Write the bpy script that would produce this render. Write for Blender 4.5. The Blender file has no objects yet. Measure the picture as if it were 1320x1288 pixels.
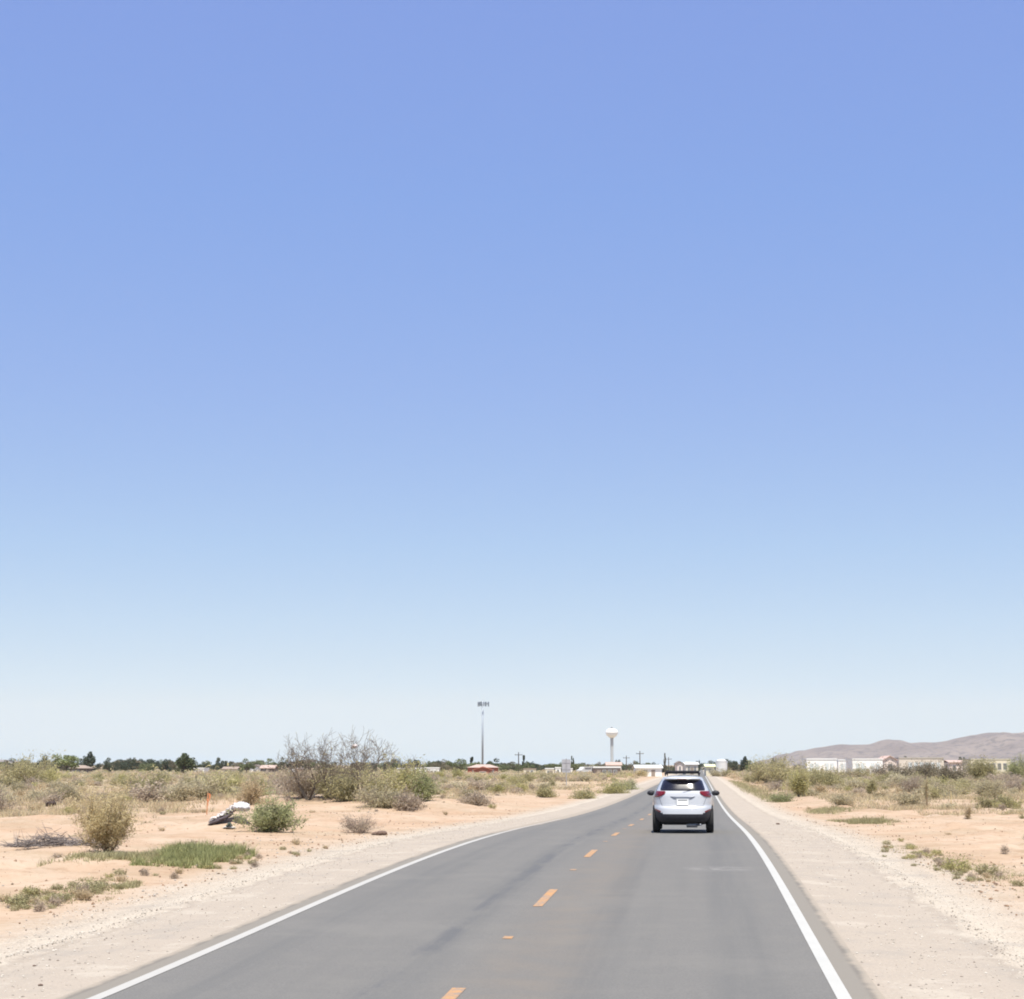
import bpy, math, random
import numpy as np
from math import radians, sin, cos, pi, atan, tan, sqrt

SC = bpy.context.scene
COL = SC.collection

# ------------------------------------------------------------------ camera
FPX, HOR, PCX, PCY = 2300.0, 986.0, 660.0, 644.0      # focal length / horizon / centre in photo pixels
CAMZ = 2.30
PITCH = atan((HOR - PCY) / FPX)
cam_d = bpy.data.cameras.new('camera')
cam = bpy.data.objects.new('camera', cam_d)
COL.objects.link(cam)
cam.location = (0, 0, CAMZ)
cam.rotation_euler = (pi / 2 + PITCH, 0, 0)
cam_d.sensor_fit = 'HORIZONTAL'
cam_d.sensor_width = 36.0
cam_d.lens = 36.0 * FPX / 1320.0
cam_d.clip_start = 0.1
cam_d.clip_end = 60000
SC.camera = cam
SC.render.resolution_x, SC.render.resolution_y = 1024, 999

# ------------------------------------------------------------------ sky + sun
SUN_EL = radians(69)
SUN_AZ = radians(174)           # clockwise from +Y: behind the camera, a little to the right
world = bpy.data.worlds.new("World")
SC.world = world
world.use_nodes = True
nt = world.node_tree
nt.nodes.clear()
sky = nt.nodes.new('ShaderNodeTexSky')
sky.sky_type = 'NISHITA'
sky.sun_disc = False
sky.sun_elevation = SUN_EL
sky.sun_rotation = SUN_AZ
sky.altitude = 1200
sky.air_density = 1.0
sky.dust_density = 1.2
sky.ozone_density = 1.0
bg = nt.nodes.new('ShaderNodeBackground')
bg.inputs['Strength'].default_value = 0.1
wo = nt.nodes.new('ShaderNodeOutputWorld')
# the photograph's tone curve keeps the blue of the sky almost even while red and green pale towards the horizon
sp_ = nt.nodes.new('ShaderNodeSeparateColor'); dv_ = nt.nodes.new('ShaderNodeMath'); dv_.operation = 'DIVIDE'; dv_.inputs[1].default_value = 8.0
rp_ = nt.nodes.new('ShaderNodeValToRGB'); up_ = nt.nodes.new('ShaderNodeVectorMath'); up_.operation = 'SCALE'; up_.inputs['Scale'].default_value = 6.0
nt.links.new(sky.outputs[0], sp_.inputs[0]); nt.links.new(sp_.outputs[0], dv_.inputs[0]); nt.links.new(dv_.outputs[0], rp_.inputs[0])
SKYMAP = [(0, .5, .95, 2.6), (.7, 1.10, 1.80, 4.25), (1.186, 1.326, 2.077, 4.52), (1.5, 1.402, 2.301, 4.706), (2.145, 1.76, 2.683, 4.876), (2.6, 1.996, 2.988, 4.948),
          (3.276, 2.358, 3.451, 5.058), (4.31, 2.97, 3.98, 5.06), (5.422, 3.534, 4.37, 4.91), (5.76, 3.764, 4.42, 4.64), (8, 4.6, 5.0, 5.2)]
el_ = rp_.color_ramp.elements
while len(el_) < len(SKYMAP): el_.new(.5)
for e_, (x_, r_, g_, b_) in zip(el_, SKYMAP): e_.position = x_ / 8; e_.color = (r_ / 6, g_ / 6, b_ / 6, 1)
nt.links.new(rp_.outputs[0], up_.inputs[0]); nt.links.new(up_.outputs[0], bg.inputs[0])
nt.links.new(bg.outputs[0], wo.inputs[0])

sun_d = bpy.data.lights.new('sun', 'SUN')
sun_d.energy = 4.4
sun_d.angle = radians(0.53)
sun_d.color = (1.0, 0.945, 0.835)
sun = bpy.data.objects.new('sun', sun_d)
COL.objects.link(sun)
sdir = (sin(SUN_AZ) * cos(SUN_EL), cos(SUN_AZ) * cos(SUN_EL), sin(SUN_EL))   # towards the sun
from mathutils import Vector
sun.rotation_euler = Vector(sdir).to_track_quat('Z', 'Y').to_euler()
sun.location = (0, 0, 400)

SC.view_settings.view_transform = 'Standard'
SC.view_settings.look = 'None'
SC.view_settings.gamma = 1.0
SC.view_settings.exposure = 0.75
SC.cycles.filter_width = 1.9
SC.cycles.max_bounces = 6
SC.cycles.volume_bounces = 1
SC.cycles.sample_clamp_indirect = 6.0

# ------------------------------------------------------------------ helpers
def tag(o, label=None, cat=None, group=None, kind=None):
    if label: o['label'] = label
    if cat: o['category'] = cat
    if group: o['group'] = group
    if kind: o['kind'] = kind
    return o

def empty(name, loc, rz=0.0):
    o = bpy.data.objects.new(name, None)
    o.empty_display_size = 0.2
    o.location = loc
    o.rotation_euler = (0, 0, rz)
    COL.objects.link(o)
    return o

def mesh_obj(name, verts, faces, mats, parent=None, smooth=False, midx=None):
    me = bpy.data.meshes.new(name)
    me.from_pydata([tuple(map(float, v)) for v in verts], [], [tuple(f) for f in faces])
    if not isinstance(mats, (list, tuple)): mats = [mats]
    for m in mats: me.materials.append(m)
    if midx is not None: me.polygons.foreach_set('material_index', list(midx))
    if smooth: me.polygons.foreach_set('use_smooth', [True] * len(me.polygons))
    me.update()
    o = bpy.data.objects.new(name, me)
    COL.objects.link(o)
    if parent: o.parent = parent
    return o

def fast_mesh(name, verts, loops_n, mats, midx=None, smooth=False):
    """verts (N,3); loops_n list of (index array (F,k)); returns mesh data"""
    me = bpy.data.meshes.new(name)
    v = np.asarray(verts, dtype=np.float32)
    li, ls, tot, mi = [], [], 0, []
    for j, fa in enumerate(loops_n):
        fa = np.asarray(fa, dtype=np.int32)
        if fa.size == 0: continue
        n, k = fa.shape
        li.append(fa.ravel()); ls.append(tot + np.arange(n) * k); tot += n * k
        mi.append(np.full(n, j if midx is None else midx[j], dtype=np.int32))
    li = np.concatenate(li); ls = np.concatenate(ls).astype(np.int32); mi = np.concatenate(mi)
    me.vertices.add(len(v)); me.vertices.foreach_set('co', v.ravel())
    me.loops.add(len(li)); me.loops.foreach_set('vertex_index', li)
    me.polygons.add(len(ls)); me.polygons.foreach_set('loop_start', ls)
    for m in (mats if isinstance(mats, (list, tuple)) else [mats]): me.materials.append(m)
    me.polygons.foreach_set('material_index', mi)
    me.polygons.foreach_set('use_smooth', np.full(len(ls), smooth, dtype=bool))
    me.update(calc_edges=True); me.validate()
    return me

def link(name, me, parent=None, loc=None, rz=None):
    o = bpy.data.objects.new(name, me)
    COL.objects.link(o)
    if parent: o.parent = parent
    if loc is not None: o.location = loc
    if rz is not None: o.rotation_euler = (0, 0, rz)
    return o

class MB:
    """collects simple solids, then links them as ONE mesh"""
    def __init__(s): s.v = []; s.f = []
    def add(s, vs, fs):
        b = len(s.v); s.v += [tuple(v) for v in vs]; s.f += [tuple(i + b for i in f) for f in fs]; return s
    def box(s, x0, x1, y0, y1, z0, z1):
        return s.add([(x0,y0,z0),(x1,y0,z0),(x1,y1,z0),(x0,y1,z0),(x0,y0,z1),(x1,y0,z1),(x1,y1,z1),(x0,y1,z1)],
                     [(3,2,1,0),(4,5,6,7),(0,1,5,4),(1,2,6,5),(2,3,7,6),(3,0,4,7)])
    def tube(s, p0, p1, r0, r1=None, n=8, caps=True):
        r1 = r0 if r1 is None else r1
        p0 = Vector(p0); p1 = Vector(p1); d = (p1 - p0).normalized()
        a = d.orthogonal().normalized(); b = d.cross(a)
        vs = []
        for p, r in ((p0, r0), (p1, r1)):
            for k in range(n):
                t = 2 * pi * k / n
                vs.append(tuple(p + a * (r * cos(t)) + b * (r * sin(t))))
        fs = [(k, (k + 1) % n, n + (k + 1) % n, n + k) for k in range(n)]
        if caps: fs += [tuple(range(n - 1, -1, -1)), tuple(range(n, 2 * n))]
        return s.add(vs, fs)
    def lathe(s, prof, n=24, cx=0, cy=0):
        vs = []; fs = []
        for r, z in prof:
            for k in range(n):
                t = 2 * pi * k / n
                vs.append((cx + r * cos(t), cy + r * sin(t), z))
        for i in range(len(prof) - 1):
            for k in range(n):
                fs.append((i*n+k, i*n+(k+1)%n, (i+1)*n+(k+1)%n, (i+1)*n+k))
        fs.append(tuple(range(n - 1, -1, -1))); fs.append(tuple((len(prof)-1)*n + k for k in range(n)))
        return s.add(vs, fs)
    def build(s, name, mat, parent=None, smooth=False):
        return mesh_obj(name, s.v, s.f, mat, parent, smooth)

# ---------- value noise (numpy) for terrain and placement
def _hash(ix, iy, seed):
    h = (ix.astype(np.int64) * 374761393 + iy.astype(np.int64) * 668265263 + seed * 974711) & 0x7fffffff
    h = ((h ^ (h >> 13)) * 1274126177) & 0x7fffffff
    h = h ^ (h >> 16)
    return (h & 0xffff) / 65535.0
def vnoise(x, y, seed=0):
    x = np.asarray(x, dtype=float); y = np.asarray(y, dtype=float)
    ix = np.floor(x); iy = np.floor(y); fx = x - ix; fy = y - iy
    fx = fx*fx*fx*(fx*(fx*6-15)+10); fy = fy*fy*fy*(fy*(fy*6-15)+10)
    a = _hash(ix, iy, seed); b = _hash(ix+1, iy, seed); c = _hash(ix, iy+1, seed); d = _hash(ix+1, iy+1, seed)
    return (a*(1-fx)+b*fx)*(1-fy) + (c*(1-fx)+d*fx)*fy
def sstep(a, b, x):
    t = np.clip((np.asarray(x, dtype=float) - a) / (b - a), 0, 1)
    return t * t * (3 - 2 * t)

# ---------- the lie of the land
SL = 0.104; CT = 1 / sqrt(1 + SL * SL); ST = SL * CT; X0 = -2.25
def uv_of(x, y):
    return (x - X0) * CT - y * ST, (x - X0) * ST + y * CT
def xy_of(u, v):
    return X0 + u * CT + v * ST, -u * ST + v * CT
PV = np.array([-4000,-200, -20, 0, 12, 18.1, 23.1, 27.2, 31.4, 36.1, 41.4, 45.9, 53.5, 60, 70.7, 80, 89.6, 112.7, 142, 185, 233, 360, 600, 1500, 14000.])
PZ = np.array([-.3, -.3, -.1, -.02, .02, .05, .13, .19, .265, .32, .352, .36, .33, .245, .09, -.03, -.12, -.27, -.35, -.37, -.33, -.36, -.40, -.5, -.5])
def profile(v):
    v = np.asarray(v, dtype=float)
    acc = 0
    for d, w in ((-5, .15), (-2.5, .2), (0, .3), (2.5, .2), (5, .15)):
        acc = acc + w * np.interp(v + d * np.clip(np.abs(v) / 25, .3, 3), PV, PZ)
    return acc
ROADW = 3.98                        # half width of the asphalt
MOUNDS = [(-8.7, 59.0, .42, 1.7), (-10, 109, .55, 7), (-9, 99, .3, 5), (18, 72, .2, 6), (-18, 76, .35, 5), (-15.5, 60, .3, 3.5), (-4.5, 80, .2, 4), (-13, 47, .2, 2.5)]   # x, y, height, radius
def gh(x, y):
    """ground height at x, y"""
    x = np.asarray(x, dtype=float); y = np.asarray(y, dtype=float)
    u, v = uv_of(x, y); w = np.abs(u)
    far = sstep(40, 400, w)
    z = profile(v) * (1 - far) + (-.4) * far
    z = z - 0.03 * np.clip(w - ROADW, 0, 3.4)
    wr = 5.85 + .25 * (vnoise(v / 4.0, u * 0 + 3.3, 5) - .5)
    z = z + .035 * np.exp(-((w - wr) / .16) ** 2) * (.4 + .8 * vnoise(v / 1.3, u * 0, 6))
    a = sstep(6.6, 15, w)
    n = (vnoise(x / 23, y / 23, 1) - .5) * .55 + (vnoise(x / 8, y / 8, 2) - .5) * .42 + (vnoise(x / 2.6, y / 2.6, 3) - .5) * .13
    z = z + a * n
    z = z + sstep(5.0, 7.5, w) * (vnoise(x / .8, y / .8, 4) - .5) * .06
    rough = sstep(7.5, 11, w) * (.25 + .75 * sstep(.32, .55, vnoise(x / 9, y / 9, 12)))
    z = z + rough * (np.abs(vnoise(x / 1.5, y / 1.5, 13) - .5) * .36 + (vnoise(x / .62, y / .62, 14) - .5) * .13)
    for mx, my, mh, mr in MOUNDS:
        z = z + a * mh * np.exp(-((x - mx) ** 2 + (y - my) ** 2) / (mr * mr))
    return z
def ghf(x, y): return float(gh(np.array([x]), np.array([y]))[0])
def ray_dir(px, py):
    a = (px - PCX) / FPX; b = -(py - PCY) / FPX
    d = np.array([a, cos(PITCH) - b * sin(PITCH), sin(PITCH) + b * cos(PITCH)])
    return d / d[1]
def on_ground(px, py):
    """where the sight line through a photo pixel meets the ground"""
    d = ray_dir(px, py)
    ys = np.concatenate([np.arange(8, 120, .1), np.arange(120, 900, .5)])
    h = CAMZ + d[2] * ys - gh(d[0] * ys, ys)
    k = int(np.argmax(h < 0)) if (h < 0).any() else len(ys) - 1
    y = ys[k]
    return (float(d[0] * y), float(y), ghf(d[0] * y, y))
def at(px, Y):
    """a ground point at depth Y under photo column px"""
    x = ray_dir(px, 990)[0] * Y
    return (float(x), float(Y), ghf(x, Y))
def zrow(py, Y): return CAMZ + ray_dir(660, py)[2] * Y
def ppm(Y): return FPX / Y          # photo pixels per metre

# ---------- material helpers
def new_mat(name):
    m = bpy.data.materials.new(name); m.use_nodes = True
    nt = m.node_tree
    b = nt.nodes['Principled BSDF']
    return m, nt, b
def N(nt, t, **kw):
    n = nt.nodes.new(t)
    for k, v in kw.items(): setattr(n, k, v)
    return n
def L(nt, a, b): nt.links.new(a, b)
def ramp(nt, fac, stops):
    r = N(nt, 'ShaderNodeValToRGB')
    el = r.color_ramp.elements
    while len(el) < len(stops): el.new(0.5)
    for e, (p, c) in zip(el, stops):
        e.position = p; e.color = tuple(c) + ((1,) if len(c) == 3 else ())
    L(nt, fac, r.inputs[0]); return r.outputs[0]
def noise(nt, vec, scale, detail=4, rough=.55, dims='3D'):
    n = N(nt, 'ShaderNodeTexNoise'); n.noise_dimensions = dims
    n.inputs['Scale'].default_value = scale; n.inputs['Detail'].default_value = detail; n.inputs['Roughness'].default_value = rough
    if vec is not None: L(nt, vec, n.inputs['Vector'])
    return n.outputs[0]
def mth(nt, op, a, b=None, c=None, clamp=False):
    n = N(nt, 'ShaderNodeMath'); n.operation = op; n.use_clamp = clamp
    for i, x in enumerate((a, b, c)):
        if x is None: continue
        if isinstance(x, (int, float)): n.inputs[i].default_value = x
        else: L(nt, x, n.inputs[i])
    return n.outputs[0]
def mixc(nt, fac, a, b, mode='MIX'):
    n = N(nt, 'ShaderNodeMix'); n.data_type = 'RGBA'; n.blend_type = mode
    if isinstance(fac, (int, float)): n.inputs[0].default_value = fac
    else: L(nt, fac, n.inputs[0])
    for i, x in ((6, a), (7, b)):
        if isinstance(x, tuple): n.inputs[i].default_value = x + (1,) if len(x) == 3 else x
        else: L(nt, x, n.inputs[i])
    return n.outputs[2]
def maprange(nt, x, a, b, c=0, d=1, smooth=True):
    n = N(nt, 'ShaderNodeMapRange')
    if smooth: n.interpolation_type = 'SMOOTHSTEP'
    L(nt, x, n.inputs[0])
    for i, v in enumerate((a, b, c, d)): n.inputs[i + 1].default_value = v
    return n.outputs[0]
def plain(name, col, rough=.6, var=.12, scale=6, metal=0, spec=.3, bump=0, coat=0):
    """base colour with a gentle procedural variation"""
    m, nt, b = new_mat(name)
    tc = N(nt, 'ShaderNodeTexCoord')
    f = noise(nt, tc.outputs['Object'], scale, 5)
    lo = tuple(c * (1 - var) for c in col); hi = tuple(min(1, c * (1 + var)) for c in col)
    L(nt, ramp(nt, f, [(.3, lo), (.7, hi)]), b.inputs['Base Color'])
    b.inputs['Roughness'].default_value = rough; b.inputs['Metallic'].default_value = metal
    b.inputs['Specular IOR Level'].default_value = spec; b.inputs['Coat Weight'].default_value = coat
    if bump:
        bn = N(nt, 'ShaderNodeBump'); bn.inputs['Strength'].default_value = bump; bn.inputs['Distance'].default_value = .02
        L(nt, f, bn.inputs['Height']); L(nt, bn.outputs[0], b.inputs['Normal'])
    return m
def leafmat(name, c0, c1, trans=.46, scale=3.0):
    """leaf colour varying from clump to clump and from plant to plant"""
    m, nt, b = new_mat(name)
    tc = N(nt, 'ShaderNodeTexCoord'); oi = N(nt, 'ShaderNodeObjectInfo')
    f = noise(nt, tc.outputs['Object'], scale, 3, .7)
    f = mth(nt, 'ADD', f, mth(nt, 'MULTIPLY', mth(nt, 'SUBTRACT', oi.outputs['Random'], .5), .35))
    c = ramp(nt, f, [(.3, c0), (.7, c1)])
    L(nt, c, b.inputs['Base Color'])
    b.inputs['Roughness'].default_value = .75; b.inputs['Specular IOR Level'].default_value = .15
    tr = N(nt, 'ShaderNodeBsdfTranslucent'); L(nt, c, tr.inputs[0])
    mx = N(nt, 'ShaderNodeMixShader'); mx.inputs[0].default_value = trans
    L(nt, b.outputs[0], mx.inputs[1]); L(nt, tr.outputs[0], mx.inputs[2])
    L(nt, mx.outputs[0], nt.nodes['Material Output'].inputs['Surface'])
    return m
# ================================================================== THE SETTING
def uv_attr(nt):
    a = N(nt, 'ShaderNodeAttribute'); a.attribute_name = 'road_uv'
    s = N(nt, 'ShaderNodeSeparateXYZ'); L(nt, a.outputs['Vector'], s.inputs[0])
    return s.outputs[0], s.outputs[1], a.outputs['Vector']

def land_material(name):
    """peach sand far from the road, pale crushed gravel on the shoulders"""
    m, nt, b = new_mat(name)
    u, v, uvv = uv_attr(nt)
    geo = N(nt, 'ShaderNodeNewGeometry'); P = geo.outputs['Position']
    w = mth(nt, 'ABSOLUTE', u)
    big = noise(nt, P, .05, 3); mid = noise(nt, P, .35, 5, .6); fine = noise(nt, P, 9, 4, .65); grit = noise(nt, P, 26, 3, .7); edge = noise(nt, P, 1.1, 5, .65)
    sand = mixc(nt, maprange(nt, mid, .35, .65), (0.405, 0.288, 0.197), (0.450, 0.345, 0.252))
    sand = mixc(nt, maprange(nt, big, .45, .65, 0, .55), sand, (0.395, 0.262, 0.172))
    sand = mixc(nt, mth(nt, 'MULTIPLY', maprange(nt, fine, .52, .75), .30), sand, (0.277, 0.178, 0.112))
    clod = noise(nt, P, 2.2, 5, .7)
    sand = mixc(nt, maprange(nt, clod, .53, .66, 0, .6), sand, (.31, .205, .13))
    sand = mixc(nt, maprange(nt, clod, .45, .30, 0, .4), sand, (.48, .385, .29))
    # dry litter lying between the bushes, more of it out in the scrub
    lit = noise(nt, P, .22, 6, .68)
    scrub = maprange(nt, w, 13, 45)
    thr = mth(nt, 'MULTIPLY', maprange(nt, lit, .47, .60), mth(nt, 'ADD', .30, mth(nt, 'MULTIPLY', scrub, .45)))
    thr = mth(nt, 'MULTIPLY', thr, maprange(nt, fine, .3, .6, .35, 1))
    sand = mixc(nt, thr, sand, (0.238, 0.182, 0.109))
    # out in the scrub the soil is covered by grey brown duff and dead grass
    _sp = N(nt, 'ShaderNodeSeparateXYZ'); L(nt, P, _sp.inputs[0])
    duff = mth(nt, 'MULTIPLY', maprange(nt, _sp.outputs[1], 95, 230), maprange(nt, w, 9, 20))
    duff = mth(nt, 'MULTIPLY', duff, maprange(nt, noise(nt, P, .09, 6, .7), .40, .56, .15, .85))
    sand = mixc(nt, duff, sand, (.335, .275, .175))
    # gravel
    grav = mixc(nt, maprange(nt, grit, .36, .62), (0.306, 0.265, 0.219), (0.493, 0.427, 0.343))
    grav = mixc(nt, maprange(nt, mid, .35, .7, 0, .45), grav, (0.417, 0.356, 0.288))
    vor = N(nt, 'ShaderNodeTexVoronoi'); vor.inputs['Scale'].default_value = 16; L(nt, P, vor.inputs['Vector'])
    peb = maprange(nt, vor.outputs['Distance'], .10, .22, 1, 0)
    sel = mth(nt, 'GREATER_THAN', noise(nt, vor.outputs['Position'], 37, 0), .57)
    grav = mixc(nt, mth(nt, 'MULTIPLY', mth(nt, 'MULTIPLY', peb, sel), .8), grav, (0.187, 0.158, 0.129))
    # packed wheel track next to the asphalt is smoother and greyer
    ww = mth(nt, 'ADD', w, mth(nt, 'MULTIPLY', mth(nt, 'SUBTRACT', edge, .5), .9))
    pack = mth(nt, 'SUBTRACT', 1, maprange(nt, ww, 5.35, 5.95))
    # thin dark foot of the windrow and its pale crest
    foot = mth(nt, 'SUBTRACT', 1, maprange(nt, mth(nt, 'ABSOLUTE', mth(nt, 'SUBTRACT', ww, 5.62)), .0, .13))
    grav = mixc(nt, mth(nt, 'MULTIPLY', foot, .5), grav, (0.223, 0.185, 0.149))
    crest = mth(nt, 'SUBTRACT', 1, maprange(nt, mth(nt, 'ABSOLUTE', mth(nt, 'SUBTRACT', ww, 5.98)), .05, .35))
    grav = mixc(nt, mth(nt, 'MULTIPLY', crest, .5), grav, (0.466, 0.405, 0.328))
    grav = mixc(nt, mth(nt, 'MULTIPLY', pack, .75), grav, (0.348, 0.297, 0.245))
    mp = N(nt, 'ShaderNodeMapping'); mp.inputs['Scale'].default_value = (2.6, .12, 1); L(nt, uvv, mp.inputs[0])
    ruts = noise(nt, mp.outputs[0], 1.0, 4, .6)
    grav = mixc(nt, maprange(nt, ruts, .5, .72, 0, .4), grav, (0.319, 0.276, 0.230))
    brk = noise(nt, P, .8, 6, .7)
    grav = mixc(nt, maprange(nt, brk, .52, .64, 0, .5), grav, (.30, .268, .232))
    grav = mixc(nt, maprange(nt, brk, .46, .36, 0, .4), grav, (.47, .42, .35))
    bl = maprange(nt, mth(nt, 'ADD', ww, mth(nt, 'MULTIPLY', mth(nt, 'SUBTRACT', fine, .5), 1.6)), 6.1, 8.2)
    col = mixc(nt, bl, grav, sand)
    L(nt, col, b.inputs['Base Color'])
    b.inputs['Roughness'].default_value = .95; b.inputs['Specular IOR Level'].default_value = .08
    bn = N(nt, 'ShaderNodeBump'); bn.inputs['Strength'].default_value = .8; bn.inputs['Distance'].default_value = .05
    hgt = mth(nt, 'ADD', mth(nt, 'MULTIPLY', grit, .35), mth(nt, 'ADD', mth(nt, 'MULTIPLY', fine, .5), mth(nt, 'MULTIPLY', edge, .8)))
    L(nt, hgt, bn.inputs['Height']); L(nt, bn.outputs[0], b.inputs['Normal'])
    return m

def asphalt_material():
    m, nt, b = new_mat('worn_asphalt')
    u, v, uvv = uv_attr(nt)
    geo = N(nt, 'ShaderNodeNewGeometry'); P = geo.outputs['Position']
    grain = noise(nt, P, 45, 2, .7); med = noise(nt, P, 1.3, 5, .6)
    mp = N(nt, 'ShaderNodeMapping'); mp.inputs['Scale'].default_value = (2.2, .05, 1); L(nt, uvv, mp.inputs[0])
    streak = noise(nt, mp.outputs[0], 1.0, 5, .6)
    base = mixc(nt, maprange(nt, grain, .3, .7), (0.127, 0.122, 0.112), (0.174, 0.165, 0.150))
    base = mixc(nt, maprange(nt, streak, .4, .7, 0, .5), base, (0.134, 0.129, 0.119))
    base = mixc(nt, maprange(nt, med, .45, .7, 0, .35), base, (0.174, 0.164, 0.145))
    # wheel tracks: tyres keep four lanes a little darker and smoother
    tr = mth(nt, 'COSINE', mth(nt, 'MULTIPLY', mth(nt, 'SUBTRACT', mth(nt, 'ABSOLUTE', u), .95), 3.6))
    base = mixc(nt, mth(nt, 'MULTIPLY', maprange(nt, tr, -.2, 1), maprange(nt, streak, .35, .65, .1, .5)), base, (.112, .111, .106))
    pat = noise(nt, P, .28, 5, .65)
    base = mixc(nt, maprange(nt, pat, .52, .66, 0, .35), base, (.178, .168, .150))
    grn = noise(nt, P, 16, 3, .8)
    base = mixc(nt, maprange(nt, grn, .6, .72, 0, .35), base, (.20, .19, .172))
    base = mixc(nt, maprange(nt, grn, .40, .28, 0, .4), base, (.085, .084, .082))
    # brown dust worn into the crown beside the yellow dashes and along the edges
    du = mth(nt, 'SUBTRACT', u, .35)
    dust = mth(nt, 'MULTIPLY', mth(nt, 'SUBTRACT', 1, maprange(nt, mth(nt, 'ABSOLUTE', du), .1, 1.0)), maprange(nt, med, .3, .7, .2, .8))
    base = mixc(nt, mth(nt, 'MULTIPLY', dust, .6), base, (0.183, 0.153, 0.121))
    # dark tar streak in the left lane
    wob = mth(nt, 'MULTIPLY', mth(nt, 'SUBTRACT', noise(nt, mp.outputs[0], 3.0, 3), .5), .5)
    tar = mth(nt, 'SUBTRACT', 1, maprange(nt, mth(nt, 'ABSOLUTE', mth(nt, 'ADD', mth(nt, 'ADD', u, 1.0), wob)), .03, .22))
    mp2 = N(nt, 'ShaderNodeMapping'); mp2.inputs['Scale'].default_value = (1.5, .35, 1); L(nt, uvv, mp2.inputs[0])
    tar = mth(nt, 'MULTIPLY', tar, maprange(nt, noise(nt, mp2.outputs[0], 1, 5, .65), .42, .6))
    base = mixc(nt, mth(nt, 'MULTIPLY', tar, .75), base, (0.100, 0.100, 0.101))
    # the strip outside the white lines is older and browner, its rim sanded over
    w = mth(nt, 'ABSOLUTE', u)
    rim = maprange(nt, w, 3.62, 3.68)
    base = mixc(nt, mth(nt, 'MULTIPLY', rim, .9), base, (.215, .193, .160))
    left_far = mth(nt, 'MULTIPLY', mth(nt, 'LESS_THAN', u, 0), maprange(nt, v, 48, 66, 0, .42))
    w = mth(nt, 'ADD', w, left_far)
    lip = mth(nt, 'SUBTRACT', 1, maprange(nt, mth(nt, 'ABSOLUTE', mth(nt, 'SUBTRACT', w, 3.89)), .0, .06))
    base = mixc(nt, mth(nt, 'MULTIPLY', lip, .45), base, (.115, .10, .085))
    sandy = maprange(nt, mth(nt, 'ADD', w, mth(nt, 'MULTIPLY', mth(nt, 'SUBTRACT', noise(nt, P, 1.4, 6, .7), .5), .34)), 3.85, 3.97)
    base = mixc(nt, sandy, base, (0.305, 0.261, 0.207))
    # faint bleached smear in the right lane
    sx = mth(nt, 'POWER', mth(nt, 'MULTIPLY', mth(nt, 'SUBTRACT', u, 2.55), 1.25), 2); sy = mth(nt, 'POWER', mth(nt, 'MULTIPLY', mth(nt, 'SUBTRACT', v, 35.6), 1.1), 2)
    sm = mth(nt, 'MULTIPLY', mth(nt, 'SUBTRACT', 1, mth(nt, 'ADD', sx, sy), clamp=True), maprange(nt, noise(nt, P, 3, 5, .7), .4, .65))
    base = mixc(nt, mth(nt, 'MULTIPLY', sm, .6), base, (.27, .255, .235))
    L(nt, base, b.inputs['Base Color'])
    b.inputs['Roughness'].default_value = .85; b.inputs['Specular IOR Level'].default_value = .25
    bn = N(nt, 'ShaderNodeBump'); bn.inputs['Strength'].default_value = .35; bn.inputs['Distance'].default_value = .01
    L(nt, grain, bn.inputs['Height']); L(nt, bn.outputs[0], b.inputs['Normal'])
    return m

def paint_material(name, col, wear, sanded=False):
    """road paint, chipped through to asphalt grey by noise"""
    m, nt, b = new_mat(name)
    geo = N(nt, 'ShaderNodeNewGeometry'); P = geo.outputs['Position']
    n1 = noise(nt, P, 14, 5, .75); n2 = noise(nt, P, 1.6, 3)
    f = maprange(nt, mth(nt, 'ADD', n1, mth(nt, 'MULTIPLY', n2, .35)), wear, wear + .12)
    under = (.20, .19, .175)
    if sanded:
        u, v, uvv = uv_attr(nt)
        gone = maprange(nt, mth(nt, 'ADD', v, mth(nt, 'MULTIPLY', n1, 14)), 54, 72)
        f = mth(nt, 'MAXIMUM', f, mth(nt, 'MULTIPLY', gone, 1.25), clamp=True); under = (.34, .30, .25)
    tone = mixc(nt, n2, tuple(c * .86 for c in col), col)
    L(nt, mixc(nt, mth(nt, 'MULTIPLY', f, .8), tone, under), b.inputs['Base Color'])
    b.inputs['Roughness'].default_value = .7; b.inputs['Specular IOR Level'].default_value = .3
    return m

def grow(a, step, g, lim):
    out = [a]
    while out[-1] < lim:
        out.append(out[-1] + step); step *= g
    return out
VST = sorted(set([-x for x in grow(3, 1.0, 1.22, 4000)] + [x for x in np.arange(-2.0, 9.5, 1.5)] + list(np.arange(10, 75, .45)) + grow(75, .5, 1.028, 13000)))
VST = np.array(sorted(VST))
US = [0, 2.0, 3.6, ROADW] + grow(4.25, .3, 1.0, 14) + grow(14.35, .36, 1.045, 9000)
US = np.array(sorted(set([round(x, 4) for x in US])))
US = np.concatenate([-US[::-1], US[1:]])

def strip(name, us, vs, mat, lift=0.0, sink=None, zfun=None):
    U, V = np.meshgrid(us, vs)
    X, Y = xy_of(U, V)
    Z = (gh(X, Y) if zfun is None else zfun(U, V, X, Y)) + lift
    if sink is not None: Z = Z - sink(U, V)
    nu, nv = len(us), len(vs)
    verts = np.stack([X.ravel(), Y.ravel(), Z.ravel()], 1)
    i = np.arange(nv - 1)[:, None] * nu + np.arange(nu - 1)[None, :]
    f = np.stack([i, i + 1, i + 1 + nu, i + nu], -1).reshape(-1, 4)
    me = fast_mesh(name, verts, [f], mat, smooth=True)
    at_ = me.attributes.new('road_uv', 'FLOAT_VECTOR', 'POINT')
    at_.data.foreach_set('vector', np.stack([U.ravel(), V.ravel(), 0 * U.ravel()], 1).astype(np.float32).ravel())
    return link(name, me)

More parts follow.
